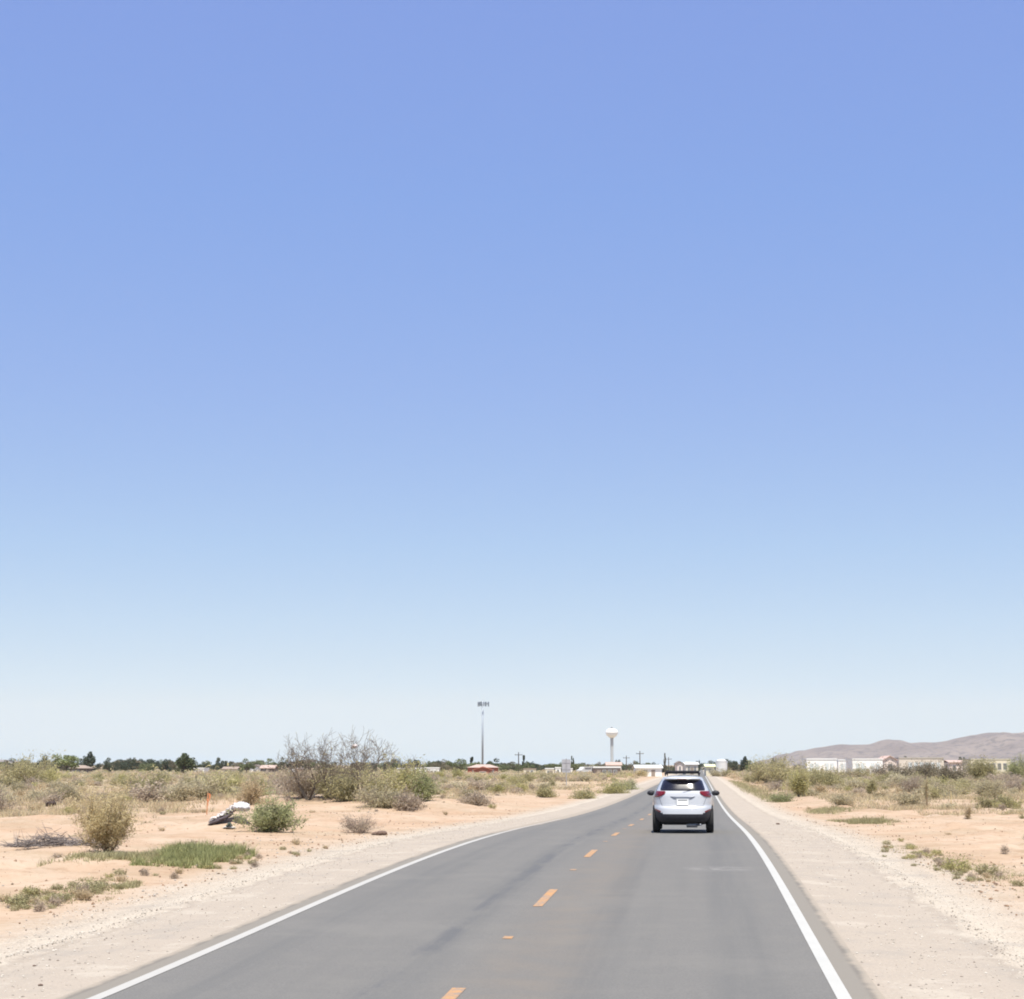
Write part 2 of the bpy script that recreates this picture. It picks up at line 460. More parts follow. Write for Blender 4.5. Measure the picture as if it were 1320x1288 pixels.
M_LAND = land_material('desert_sand_and_gravel')
ground = strip('ground', US, VST, M_LAND, 0, sink=lambda U, V: np.where(np.abs(U) < 3.9, .06, np.where(np.abs(U) < 6.7, .03, 0.0)))
tag(ground, kind='structure')
vroad = VST[(VST > -160) & (VST < 1500)]
M_ASPH = asphalt_material()
rus = np.array([-ROADW, -3.6, -2, 0, 2, 3.6, ROADW])
road = strip('road', rus, vroad, M_ASPH, .012)
tag(road, kind='structure')
for side in (-1, 1):
    sus = np.array(grow(ROADW - .02, .2, 1.0, 6.9)) * side
    if side < 0: sus = sus[::-1]
    g_ = strip('gravel_shoulder', sus, vroad, M_LAND, 0.0, sink=lambda U, V: sstep(6.6, 6.95, np.abs(U)) * .035)
    tag(g_, kind='structure')

M_WHITE = paint_material('white_road_paint', (.45, .44, .405), .82)
M_WHITE2 = paint_material('dusty_white_road_paint', (.42, .405, .37), .78, True)
M_YEL = paint_material('worn_yellow_road_paint', (.47, .255, .105), .64)
def line(name, u0, u1, v0, v1, mat, step=None):
    vs = np.unique(np.concatenate([[v0, v1], VST[(VST > v0) & (VST < v1)]]))
    def zf(U, V, X, Y):
        # follow exactly the road's own facets
        base = np.interp(V, vroad, [ghf(*xy_of(0, t)) for t in vroad]) if False else profile_on(V)
        return base
    o = strip(name, np.array([u0, u1]), vs, mat, .012 + .005, zfun=zf)
    return tag(o, kind='structure')
_pz = gh(*xy_of(0 * vroad, vroad))
def profile_on(V): return np.interp(V, vroad, _pz)
line('edge_line', 3.52, 3.66, -120, 700, M_WHITE)
line('edge_line', -3.67, -3.53, 17.35, 76, M_WHITE2)
for k in range(-6, 26):
    v0 = 27.35 + 11.85 * k
    line('centre_dash', -.27, -.13, v0, v0 + 3.05, M_YEL)
for k in range(-3, 8):                      # small worn paint tabs half way between the dashes
    v0 = 23.05 + 11.85 * k
    line('paint_tab', -.26, -.14, v0, v0 + .28, M_YEL)
# ================================================================== MOUNTAINS
def hills_mesh():
    # skyline read from the photograph (column, row), carried to two real ranges 7 to 10 km away
    def rng(name, pts, D, depth, seed, wid=1.0):
        pts = np.array(pts, dtype=float)
        xs = np.linspace(pts[0, 0], pts[-1, 0], 260)
        ys = np.interp(xs, pts[:, 0], pts[:, 1])
        k = np.ones(7) / 7; ys = np.convolve(np.pad(ys, 3, 'edge'), k, 'valid')
        nd = 44
        verts = []
        for j in range(nd):
            t = j / (nd - 1)                  # 0 = foot nearest to us, .5 crest, 1 = far foot
            d = D + (t - .5) * depth
            prof = 1 - abs(2 * t - 1) ** 1.25
            X = (xs - PCX) / FPX * D + 0 * xs
            crest = np.array([zrow(y, D) for y in ys]) + 8
            ridge = vnoise(X / 420 + t * 1.3, np.full_like(X, t * 5.0), seed) - .5
            ridge2 = vnoise(X / 130, np.full_like(X, t * 11.0), seed + 1) - .5
            ridge3 = vnoise(X / 45, np.full_like(X, t * 26.0), seed + 2) - .5
            h = crest * prof * (1 + (1 - prof) * (1.5 * ridge + 1.2 * ridge2 + .6 * ridge3)) + (6 * ridge3 + 5 * ridge2) * prof - 8
            verts.append(np.stack([X, np.full_like(X, d) + 120 * ridge, h], 1))
        verts = np.concatenate(verts)
        n = len(xs)
        i = np.arange(nd - 1)[:, None] * n + np.arange(n - 1)[None, :]
        f = np.stack([i, i + 1, i + 1 + n, i + n], -1).reshape(-1, 4)
        return fast_mesh(name, verts, [f], M_HILL, smooth=True)
    a = rng('hills', [(985, 988), (1010, 976), (1022, 971), (1045, 964), (1075, 960), (1110, 961), (1125, 955), (1140, 953), (1155, 955),
              (1165, 957), (1180, 955.5), (1200, 957), (1215, 955), (1232, 950), (1255, 946.5), (1270, 945), (1295, 946.5), (1320, 944),
              (1370, 936), (1430, 928), (1520, 940), (1600, 950), (1720, 985)], 7000, 2600, 11)
    b = rng('hills', [(-420, 985), (-300, 968), (-200, 960), (-110, 968), (-60, 972), (-20, 977), (14, 979.5), (40, 984), (70, 988)], 9500, 2600, 31)
    return a, b
m, nt, b = new_mat('bare_desert_rock')
geo = N(nt, 'ShaderNodeNewGeometry'); P = geo.outputs['Position']
n1 = noise(nt, P, .004, 6, .6); n2 = noise(nt, P, .03, 5, .7)
c = mixc(nt, maprange(nt, n1, .35, .65), (.150, .122, .108), (.205, .168, .145))
c = mixc(nt, maprange(nt, n2, .48, .62, 0, .8), c, (.085, .075, .072))
L(nt, c, b.inputs['Base Color']); b.inputs['Roughness'].default_value = .95; b.inputs['Specular IOR Level'].default_value = .1
M_HILL = m
for me in hills_mesh(): tag(link('hills', me), kind='structure')

# ================================================================== HAZE
hz = MB().box(-11000, 11000, -2500, 12500, -10, 420).build('haze', [])
m = bpy.data.materials.new('dry_air'); m.use_nodes = True; nt = m.node_tree; nt.nodes.clear()
pv = N(nt, 'ShaderNodeVolumePrincipled'); pv.inputs['Color'].default_value = (.88, .92, 1, 1)
pv.inputs['Density'].default_value = 3.4e-5; pv.inputs['Anisotropy'].default_value = 0.0
om = N(nt, 'ShaderNodeOutputMaterial'); L(nt, pv.outputs[0], om.inputs['Volume'])
hz.data.materials.append(m)
tag(hz, 'pale dry haze lying over the desert and the far hills', 'haze', kind='stuff')
# ================================================================== THE CAR
def build_car(px, Y):
    x0 = ray_dir(px, 1073)[0] * Y
    root = empty('suv', (x0, Y, ghf(x0, Y) + .017), -math.atan(SL))
    tag(root, 'white compact SUV with dark roof rack driving away in the right lane', 'car')
    PAINT = plain('pearl_white_car_paint', (.50, .515, .545), .26, .02, 2, spec=.5, coat=.5)
    CLAD = plain('black_plastic_cladding', (.022, .022, .028), .55, .15, 9)
    RUB = plain('tyre_rubber', (.018, .018, .019), .85, .2, 12)
    ALLOY = plain('alloy_wheel_metal', (.45, .46, .48), .35, .05, 5, metal=.8)
    CHROME = plain('grey_satin_trim', (.23, .24, .27), .3, .05, 5, metal=.5)
    RED = plain('red_lamp_plastic', (.15, .008, .012), .35, .25, 14, spec=.4, coat=.1)
    SMOKE = plain('dark_lamp_plastic', (.10, .012, .018), .25, .2, 10)
    PLATE = plain('white_number_plate', (.82, .82, .80), .45, .03, 20)
    INK = plain('dark_plate_print', (.06, .065, .08), .6, .05, 9)
    gm, nt, b = new_mat('tinted_car_glass')
    tc = N(nt, 'ShaderNodeTexCoord')
    L(nt, ramp(nt, noise(nt, tc.outputs['Object'], 3, 2), [(.3, (.010, .009, .016)), (.7, (.018, .015, .028))]), b.inputs['Base Color'])
    b.inputs['Roughness'].default_value = .13; b.inputs['Specular IOR Level'].default_value = .6
    GLASS = gm
    # shape as horizontal slices: z, half width, rear y, front y
    T = np.array([
        (.24, .70, .34, 4.20), (.30, .80, .14, 4.36), (.38, .865, .035, 4.50), (.46, .895, .0, 4.56), (.56, .905, .0, 4.57), (.66, .912, .012, 4.57),
        (.74, .915, .03, 4.55), (.80, .916, .095, 4.53), (.90, .915, .105, 4.46), (1.00, .905, .115, 4.20), (1.08, .885, .125, 3.62), (1.15, .852, .14, 3.30),
        (1.21, .815, .165, 3.14), (1.30, .770, .219, 2.98), (1.40, .715, .283, 2.80), (1.49, .660, .346, 2.62), (1.545, .622, .386, 2.48),
        (1.58, .585, .33, 2.38), (1.605, .545, .33, 2.28), (1.63, .485, .41, 2.14), (1.65, .40, .56, 1.98), (1.662, .28, .80, 1.80), (1.668, .10, 1.1, 1.55)])
    f = lambda c: (lambda z: np.interp(z, T[:, 0], T[:, c]))
    fw, fr, ff = f(1), f(2), f(3)
    nexp = 4.1
    def rear_y(x, z):
        w = fw(z); Lh = (ff(z) - fr(z)) / 2; yc = (ff(z) + fr(z)) / 2
        return yc - Lh * (1 - np.clip(np.abs(x) / w, 0, .9999) ** nexp) ** (1 / nexp)
    def side_x(y, z):
        w = fw(z); Lh = (ff(z) - fr(z)) / 2; yc = (ff(z) + fr(z)) / 2
        return w * (1 - np.clip(np.abs(y - yc) / Lh, 0, .9999) ** nexp) ** (1 / nexp)
    WH = [(.86, .345), (3.52, .345)]
    # ---- painted body shell
    zs = np.concatenate([np.arange(.24, 1.54, .035), np.array([1.545, 1.56, 1.58, 1.595, 1.61, 1.63, 1.645, 1.657, 1.665, 1.668])])
    nr = 180
    th = np.linspace(0, 2 * pi, nr, endpoint=False)
    sg = lambda a, p: np.sign(a) * np.abs(a) ** p
    V = []; grid = []
    for z in zs:
        w = fw(z); Lh = (ff(z) - fr(z)) / 2; yc = (ff(z) + fr(z)) / 2
        V.append(np.stack([w * sg(np.sin(th), 2 / nexp), yc - Lh * sg(np.cos(th), 2 / nexp), np.full(nr, z)], 1))
    V = np.concatenate(V)
    body_f, clad_f, = [], []
    def clad_limit(x, y):
        # dark band: wheel arches, sills and the lower bumper
        lim = .40
        for wy, r in WH:
            if abs(x) > .60:
                d = .47 ** 2 - (y - wy) ** 2
                if d > 0: lim = max(lim, .345 + sqrt(d))
        if y < .8: lim = max(lim, .56 + .16 * max(0, (abs(x) - .55)) / .35)
        if y > 4.1: lim = max(lim, .50)
        return lim
    for i in range(len(zs) - 1):
        for k in range(nr):
            q = (i*nr + k, i*nr + (k+1) % nr, (i+1)*nr + (k+1) % nr, (i+1)*nr + k)
            c = V[list(q)].mean(0)
            hole = any((c[1]-wy)**2 + (c[2]-.345)**2 < .40**2 and abs(c[0]) > .55 for wy, r in WH)
            if hole: continue
            (clad_f if c[2] < clad_limit(c[0], c[1]) else body_f).append(q[::-1])
    top = tuple(range((len(zs)-1)*nr, len(zs)*nr)); body_f.append(top[::-1])
    clad_f.append(tuple(range(nr)))
    def sub(name, faces, mat, smooth=True):
        used = sorted({i for q in faces for i in q}); mp = {o: n for n, o in enumerate(used)}
        return mesh_obj(name, V[used], [tuple(mp[i] for i in q) for q in faces], mat, root, smooth)
    sub('body', body_f, PAINT)
    cl = sub('lower_cladding', clad_f, CLAD)
    cl['label'] = 'black plastic lower bumper, sills and wheel arches'
    # ---- patches lying just proud of the shell
    def rear_patch(name, outline_fn, z0, z1, mat, off, parent=root, nx=28, nz=12):
        vs = []; zz = np.linspace(z0, z1, nz)
        for z in zz:
            a, bb = outline_fn((z - z0) / (z1 - z0))
            for x in np.linspace(a, bb, nx): vs.append((x, float(rear_y(x, z)) - off, z))
        fs = [(j*nx + i, j*nx + i + 1, (j+1)*nx + i + 1, (j+1)*nx + i) for j in range(nz-1) for i in range(nx-1)]
        o = mesh_obj(name, vs, fs, mat, parent, True)
        md = o.modifiers.new('thickness', 'SOLIDIFY'); md.thickness = off + .004; md.offset = -1
        return o
    def rear_shape(name, pts, mat, off, parent=root):
        """polygon (x,z) dropped on the tail, cut into a fine grid"""
        pts = np.array(pts); z0, z1 = pts[:, 1].min(), pts[:, 1].max()
        def edges(t):
            z = z0 + (z1 - z0) * min(max(t, .002), .998); xs = []
            for a, bb in zip(pts, np.roll(pts, -1, 0)):
                if (a[1] - z) * (bb[1] - z) <= 0 and a[1] != bb[1]: xs.append(a[0] + (bb[0]-a[0]) * (z - a[1]) / (bb[1]-a[1]))
            return min(xs), max(xs)
        return rear_patch(name, edges, z0, z1, mat, off, parent)
    rw = rear_shape('rear_window', [(-.645, 1.235), (-.66, 1.27), (-.575, 1.525), (-.54, 1.54), (.54, 1.54), (.575, 1.525), (.66, 1.27), (.645, 1.235)], GLASS, .012)
    wp = MB().tube((.02, .13, 1.24), (.33, .17, 1.285), .009, .007, 6).build('wiper', CLAD, rw)
    # spoiler lip over the glass
    sp = []
    nx = 30
    for x in np.linspace(-.585, .585, nx):
        k = 1 - (abs(x) / .62) ** 4
        y = float(rear_y(x, 1.585))
        for yy, z in ((y + .06, 1.555), (y - .10 * k, 1.560), (y - .11 * k, 1.580), (y + .02, 1.612 - .02 * (abs(x)/.6)**3), (y + .25, 1.640 - .03 * (abs(x)/.6)**2)): sp.append((x, yy, z))
    fs = [(i*5 + j, i*5 + j + 1, (i+1)*5 + j + 1, (i+1)*5 + j) for i in range(nx-1) for j in range(4)] + [(0,1,2,3,4), tuple((nx-1)*5 + j for j in (4,3,2,1,0))]
    so = mesh_obj('spoiler', sp, fs, PAINT, root, True)
    MB().box(-.16, .16, -.004, .004, -.008, .008).build('brake_light', RED, so).location = (0, float(rear_y(0, 1.585)) - .112, 1.570)
    for s in (-1, 1):
        tl = rear_shape('tail_light', [(s*.53, 1.135), (s*.50, 1.19), (s*.52, 1.225), (s*.80, 1.235), (s*.835, 1.16), (s*.85, 1.06), (s*.80, 1.03), (s*.66, 1.055)], RED, .022)
        rear_shape('lamp_lens', [(s*.70, 1.115), (s*.70, 1.15), (s*.805, 1.155), (s*.825, 1.10), (s*.80, 1.085)], SMOKE, .030, tl)
        rear_shape('reflector', [(s*.66, .60), (s*.64, .635), (s*.80, .70), (s*.82, .665)], RED, .012)
    gt = rear_shape('tailgate_trim', [(-.25, 1.0), (-.36, 1.065), (.36, 1.065), (.25, 1.0)], CHROME, .016)
    # number plate in a shallow bay that the bumper shelf catches light under
    pl = MB().box(-.165, .165, -.008, .008, -.085, .085).build('number_plate', PLATE, root)
    pl.location = (0, float(rear_y(0, .89)) - .030, .895); pl.rotation_euler = (radians(-8), 0, 0)
    MB().box(-.14, .14, -.0115, -.0075, .048, .072).build('plate_heading', INK, pl)
    MB().box(-.19, .19, -.012, .012, -.105, .105).build('plate_surround', PAINT, root).location = (0, float(rear_y(0, .89)) - .012, .895)
    # gap lines of the tailgate and the bumper shelf
    lm = MB()
    for s in (-1, 1):
        pr = None
        for z in np.linspace(.80, 1.06, 8):
            x = s * (.60 + .10 * (z - .8) / .26); p = (x, float(rear_y(x, z)) - .003, z)
            if pr: lm.tube(pr, p, .0045, n=4)
            pr = p
    pr = None
    for x in np.linspace(-.60, .60, 16):
        p = (x, float(rear_y(x, .80)) - .003, .80)
        if pr: lm.tube(pr, p, .0045, n=4)
        pr = p
    lm.build('tailgate_seam', CLAD, root)
    # side windows + windscreen
    for s in (-1, 1):
        for (y0, y1, nm) in ((.62, 1.10, 'quarter_window'), (1.16, 1.98, 'side_window'), (2.04, 2.62, 'side_window')):
            vs = []; zz = np.linspace(1.14, 1.545, 9); ny = 12
            for z in zz:
                t = (z - 1.14) / .405
                a = y0 + (.22 * t if nm == 'quarter_window' else 0); bb = y1 - (.32 * t if y1 > 2.5 else 0) + (.25 * (1 - t) if y1 > 2.5 else 0)
                for y in np.linspace(a, max(bb, a + .05), ny): vs.append((s * (float(side_x(y, z)) + .006), y, z))
            fs = [(j*ny+i, j*ny+i+1, (j+1)*ny+i+1, (j+1)*ny+i) for j in range(8) for i in range(ny-1)]
            mesh_obj(nm, vs, fs, GLASS, root, True)
        # roof rail
        MB().tube((s*.50, .72, 1.668), (s*.50, .80, 1.705), .016, n=6).tube((s*.50, .80, 1.705), (s*.47, 2.1, 1.715), .018, n=6).tube((s*.47, 2.1, 1.715), (s*.47, 2.2, 1.66), .016, n=6).build('roof_rail', CLAD, root)
        # mirrors
        mb = MB(); n = 10
        prof = [(0, .02, .03), (.05, .075, .07), (.13, .085, .085), (.20, .075, .07), (.245, .03, .03)]
        vs = []
        for px_, a, hh in prof:
            for k in range(n):
                t = 2*pi*k/n; vs.append((s*(.86 + px_), 2.60 + a * cos(t), 1.125 + hh * sin(t)))
        fs = [(i*n+k, i*n+(k+1)%n, (i+1)*n+(k+1)%n, (i+1)*n+k) for i in range(len(prof)-1) for k in range(n)] + [tuple(range(n)), tuple((len(prof)-1)*n + k for k in range(n))]
        mb.add(vs, fs); mb.tube((s*.80, 2.62, 1.06), (s*.93, 2.62, 1.09), .03, n=6)
        mb.build('door_mirror', CLAD, root, True)
        MB().box(s*.905 - .006, s*.905 + .006, 1.62, 1.80, .955, .98).build('door_handle', PAINT, root)
        rear_front = 4.38
        MB().box(min(s*.50, s*.80), max(s*.50, s*.80), 4.34, 4.44, .86, .96).build('headlight', CHROME, root)
    vs = []
    for j, z in enumerate(np.linspace(1.14, 1.56, 8)):
        for x in np.linspace(-.9, .9, 12):
            xx = x * float(fw(z)) * .86; Lh = (ff(z)-fr(z))/2; yc = (ff(z)+fr(z))/2
            vs.append((xx, yc + Lh * (1 - (abs(xx)/fw(z))**nexp) ** (1/nexp) + .008, z))
    mesh_obj('windscreen', vs, [(j*12+i, j*12+i+1, (j+1)*12+i+1, (j+1)*12+i) for j in range(7) for i in range(11)], GLASS, root, True)
    # roof rack tray on two cross bars
    ro = empty('roof_rack', (0, 0, 0)); ro.parent = root
    for yb in (1.00, 1.85): MB().tube((-.53, yb, 1.735), (.53, yb, 1.735), .020, n=6).build('cross_bar', CLAD, ro)
    tr = MB().box(-.50, .50, .86, 1.98, 1.757, 1.775)
    for y0, y1, xa, xb in ((.86, .88, -.5, .5), (1.96, 1.98, -.5, .5)): tr.box(xa, xb, y0, y1, 1.775, 1.805)
    for xa, xb in ((-.5, -.48), (.48, .5)): tr.box(xa, xb, .88, 1.96, 1.775, 1.805)
    tr.build('rack_tray', CLAD, ro)
    # wheels
    for wy, r in WH:
        for s in (-1, 1):
            w = empty('wheel', (s*.785, wy, .345)); w.parent = root
            n = 40; prof = [(.22, -.105), (.30, -.112), (.335, -.10), (.345, -.07), (.345, .07), (.335, .10), (.30, .112), (.22, .105)]
            vs = [(zz, rr*cos(2*pi*k/n), rr*sin(2*pi*k/n)) for rr, zz in prof for k in range(n)]
            fs = [(i*n+k, i*n+(k+1)%n, (i+1)*n+(k+1)%n, (i+1)*n+k) for i in range(len(prof)) for k in range(n)]
            fs = [tuple(q if q < len(vs) else q - len(vs) for q in f_) for f_ in fs]
            mesh_obj('tyre', vs, fs, RUB, w, True)
            rb = MB().tube((s*.02, 0, 0), (s*.07, 0, 0), .06, n=16)
            for k in range(5):
                a = 2*pi*k/5; rb.tube((s*.06, .04*cos(a), .04*sin(a)), (s*.075, .215*cos(a), .215*sin(a)), .028, .022, 6)
            rb.build('rim', ALLOY, w, True)
    # underside, silencer, axle
    MB().box(-.56, .56, .30, 4.2, .235, .50).build('underbody', RUB, root)
    MB().tube((-.66, .86, .33), (.66, .86, .33), .05, n=10).build('rear_axle', RUB, root)
    MB().tube((.10, .30, .235), (.42, .30, .235), .075, n=12).tube((.42, .30, .235), (.52, .12, .25), .03, n=8).build('exhaust', CHROME, root, True)
    return root
build_car(880.5, 52.9)
# ================================================================== VEGETATION
def fan(c, sx, n):
    """small flat leaf faces: centres (n,3), half sizes, random attitude"""
    return c
def leaves(rs, C, size, aspect=1.6, up=0.3):
    """4-vertex leaf quads round centres C"""
    n = len(C)
    a = rs.normal(size=(n, 3)); a[:, 2] += up * 2; a /= np.linalg.norm(a, axis=1, keepdims=True)
    b = np.cross(a, rs.normal(size=(n, 3))); b /= np.linalg.norm(b, axis=1, keepdims=True)
    s = size * rs.uniform(.6, 1.35, (n, 1))
    v = np.stack([C - a*s*aspect, C + b*s*.5, C + a*s*aspect, C - b*s*.5], 1)
    return v.reshape(-1, 3), np.arange(n*4).reshape(-1, 4)
def twigs(P0, P1, R0, R1):
    """3-sided tapered sticks"""
    P0 = np.asarray(P0); P1 = np.asarray(P1); n = len(P0)
    d = P1 - P0; d /= np.linalg.norm(d, axis=1, keepdims=True) + 1e-9
    h = np.where(np.abs(d[:, 2:3]) > .9, np.array([[1., 0, 0]]), np.array([[0, 0, 1.]]))
    a = np.cross(d, h); a /= np.linalg.norm(a, axis=1, keepdims=True); b = np.cross(d, a)
    vs = []
    for P, R in ((P0, R0), (P1, R1)):
        R = np.broadcast_to(np.asarray(R, dtype=float).reshape(-1, 1), (n, 1))
        for k in range(3):
            t = 2*pi*k/3; vs.append(P + a*R*cos(t) + b*R*sin(t))
    v = np.stack(vs, 1)
    i = np.arange(n)[:, None]*6
    f = np.concatenate([i + np.array([[k, (k+1) % 3, 3 + (k+1) % 3, 3 + k]]) for k in range(3)])
    return v.reshape(-1, 3), f

def grow_stems(rs, H, R, nstem, nsub, spread=1.0, seg=5, wob=.25, base=.08, lean=(0, 0), sub2=0):
    """returns stick list and points along the outer twigs"""
    P0, P1, A, B, pts = [], [], [], [], []
    def walk(p, d, length, r, k, lvl):
        st = length / k
        for j in range(k):
            d = d + rs.normal(size=3)*wob; d[2] += .05; d /= np.linalg.norm(d)
            q = p + d*st; q[2] = max(q[2], .02)
            P0.append(p.copy()); P1.append(q.copy()); A.append(r*(1 - j/k*.7)); B.append(r*(1 - (j+1)/k*.7))
            if lvl > 0 or j >= k//2:
                pts.append(q.copy()); pts.append((p+q)/2)
            p = q
            if lvl == 0 and j >= 1:
                for _ in range(nsub):
                    e = d + rs.normal(size=3)*.75; e /= np.linalg.norm(e)
                    walk(p.copy(), e, length*rs.uniform(.25, .5), r*.5, max(2, k-2), 1)
            if lvl == 1 and sub2:
                for _ in range(sub2):
                    e = d + rs.normal(size=3)*.8; e /= np.linalg.norm(e)
                    walk(p.copy(), e, length*rs.uniform(.3, .6), r*.5, 2, 2)
    for s in range(nstem):
        az = 2*pi*(s + rs.uniform(0, 1))/nstem; tt = rs.uniform(.1, 1)**.6*spread
        d = np.array([cos(az)*R*tt + lean[0]*H, sin(az)*R*tt + lean[1]*H, H*rs.uniform(.65, 1.0)])
        ln = np.linalg.norm(d); d /= ln
        walk(np.array([cos(az)*base*rs.uniform(), sin(az)*base*rs.uniform(), -.03]), d, ln*rs.uniform(.45, 1.05), .012*H**.5 + .004, seg, 0)
    return np.array(P0), np.array(P1), np.array(A), np.array(B), np.array(pts)

def shrub_data(seed, H, R, nstem=14, nsub=2, nleaf=1500, leaf=.03, scat=.08, spread=1.0, wob=.25, stem_r=1.0, aspect=1.6, lean=(0, 0), sub2=0, hfade=0.0):
    rs = np.random.RandomState(seed)
    P0, P1, A, B, pts = grow_stems(rs, H, R, nstem, nsub, spread, wob=wob, lean=lean, sub2=sub2)
    # bring the plant to the wanted height and half width
    kz = H/np.percentile(pts[:, 2], 97); kr = R/np.percentile(np.hypot(pts[:, 0], pts[:, 1]), 95)
    for a_ in (P0, P1, pts): a_[:, 2] *= kz; a_[:, :2] *= kr
    tv, tf = twigs(P0, P1, A*stem_r, B*stem_r)
    if nleaf:
        if hfade: pts = pts[rs.uniform(size=len(pts)) < np.clip(1.15 - hfade*pts[:, 2]/H, .05, 1)]
        w = rs.gamma(.7, size=len(pts)); w /= w.sum()
        c = pts[rs.choice(len(pts), nleaf, p=w)] + rs.normal(size=(nleaf, 3))*scat
        c[:, 2] = np.abs(c[:, 2]) + .01
        lv, lf = leaves(rs, c, leaf, aspect)
    else: lv, lf = np.zeros((0, 3)), np.zeros((0, 4), int)
    return tv, tf, lv, lf

def one_mesh(name, d, mats):
    tv, tf, lv, lf = d
    if len(lv) == 0: return fast_mesh(name, tv, [tf], mats[:1])
    return fast_mesh(name, np.concatenate([tv, lv]), [tf, lf + len(tv)], mats)
def two_part(name, loc, d, mats, label, cat, group=None, rz=0):
    r = empty(name, loc, rz); tv, tf, lv, lf = d
    link('stems', fast_mesh('stems', tv, [tf], mats[:1]), r)
    if len(lv): link('foliage', fast_mesh('foliage', lv, [lf], mats[1:]), r)
    return tag(r, label, cat, group)

BARK_GREY = plain('grey_twig_bark', (.235, .195, .155), .9, .25, 5)
BARK_DARK = plain('dark_mesquite_bark', (.095, .08, .068), .9, .3, 5)
BRANCH = plain('grey_brown_mesquite_branches', (.15, .122, .10), .9, .25, 5)
BARK_TAN = plain('straw_twig_bark', (.30, .23, .145), .9, .2, 5)
BARK_PURP = plain('purple_grey_dead_twigs', (.26, .205, .175), .9, .2, 5)
LF_TAN = leafmat('tan_feathery_leaves', (0.560, 0.470, 0.269), (0.717, 0.627, 0.403))
LF_OLIVE = leafmat('olive_desert_leaves', (0.312, 0.282, 0.144), (0.504, 0.456, 0.252))
LF_GREY = leafmat('grey_green_sage_leaves', (0.407, 0.358, 0.226), (0.583, 0.517, 0.352))
LF_GREEN = leafmat('fresh_green_shrub_leaves', (0.287, 0.305, 0.144), (0.483, 0.483, 0.276))
LF_LIME = leafmat('yellow_green_shrub_leaves', (0.358, 0.336, 0.140), (0.549, 0.504, 0.246))
LF_STRAW = leafmat('dry_straw_blades', (0.470, 0.370, 0.224), (0.627, 0.515, 0.347))
LF_PURP = leafmat('dead_grey_purple_leaves', (0.374, 0.303, 0.226), (0.528, 0.440, 0.336))
LF_TREE = leafmat('dark_distant_tree_leaves', (.052, .066, .045), (.115, .132, .085), .15, .4)
LF_TREE2 = leafmat('mid_green_distant_tree_leaves', (.095, .115, .055), (.19, .21, .11), .15, .4)
LF_TREE3 = leafmat('brown_distant_tree_leaves', (.13, .115, .075), (.23, .20, .135), .15, .4)
LF_TREE4 = leafmat('light_green_distant_tree_leaves', (.17, .20, .085), (.30, .33, .16), .25, .4)
LF_GRASS = leafmat('short_green_grass', (0.248, 0.259, 0.110), (0.407, 0.396, 0.198), .2, 1.5)
LF_GRASS2 = leafmat('dull_olive_grass', (.27, .25, .13), (.42, .38, .22), .2, 1.5)

# ---------------------------------------------------------------- bushes one can tell apart, nearest first
g = on_ground
def place(name, px, py, H, R, mats, label, cat='bush', seed=1, **kw):
    p = g(px, py)
    return two_part(name, (p[0], p[1], p[2] - .01), shrub_data(seed, H, R, **kw), mats, label, cat)
place('feathery_bush', 141, 1099, 1.32, 0.74, [BARK_TAN, LF_TAN], 'tall tan feathery bush growing behind the pale strip of grass at the left', seed=3, nstem=40, nsub=3, nleaf=17000, leaf=.016, scat=.06, wob=.18, aspect=2.2, stem_r=.7)
place('green_shrub', 350, 1072, 0.80, 0.80, [BARK_GREY, LF_GREEN], 'low rounded green shrub just right of the white rubbish heap', seed=5, nstem=30, nsub=3, nleaf=9000, leaf=.03, scat=.09, wob=.25)
place('dead_shrub', 463, 1074, 0.50, 0.62, [BARK_PURP, LF_PURP], 'small purplish dead shrub on the sand beside the left gravel shoulder', seed=7, nstem=40, nsub=3, nleaf=1500, leaf=.022, scat=.06, stem_r=.6)
place('sage_bush', 86, 1036, 1.05, 1.00, [BARK_GREY, LF_GREY], 'wide grey sage bush behind the black scrap at the far left', seed=9, nstem=34, nsub=3, nleaf=6000, leaf=.045, scat=.14)
place('dry_bush', 325, 1037, 1.25, 0.85, [BARK_TAN, LF_STRAW], 'tall dry straw brown bush standing behind the white rubbish heap', seed=11, nstem=34, nsub=3, nleaf=4200, leaf=.04, scat=.13, stem_r=.8)
place('dry_bush', 238, 1031, 1.00, 1.40, [BARK_GREY, LF_GREY], 'spreading grey brown bush left of the orange ribboned stake', seed=12, nstem=34, nsub=3, nleaf=4500, leaf=.045, scat=.16)
place('mesquite_bush', 30, 1012, 3.20, 3.60, [BARK_GREY, LF_OLIVE], 'huge brownish olive mesquite bush at the left edge of the scrub', seed=13, nstem=44, nsub=3, nleaf=9000, leaf=.085, scat=.34)
place('mesquite_bush', 60, 1009, 1.70, 2.00, [BARK_GREY, LF_LIME], 'yellow green bush leaning against the huge mesquite at the left edge', seed=14, nstem=34, nsub=3, nleaf=5000, leaf=.085, scat=.28)
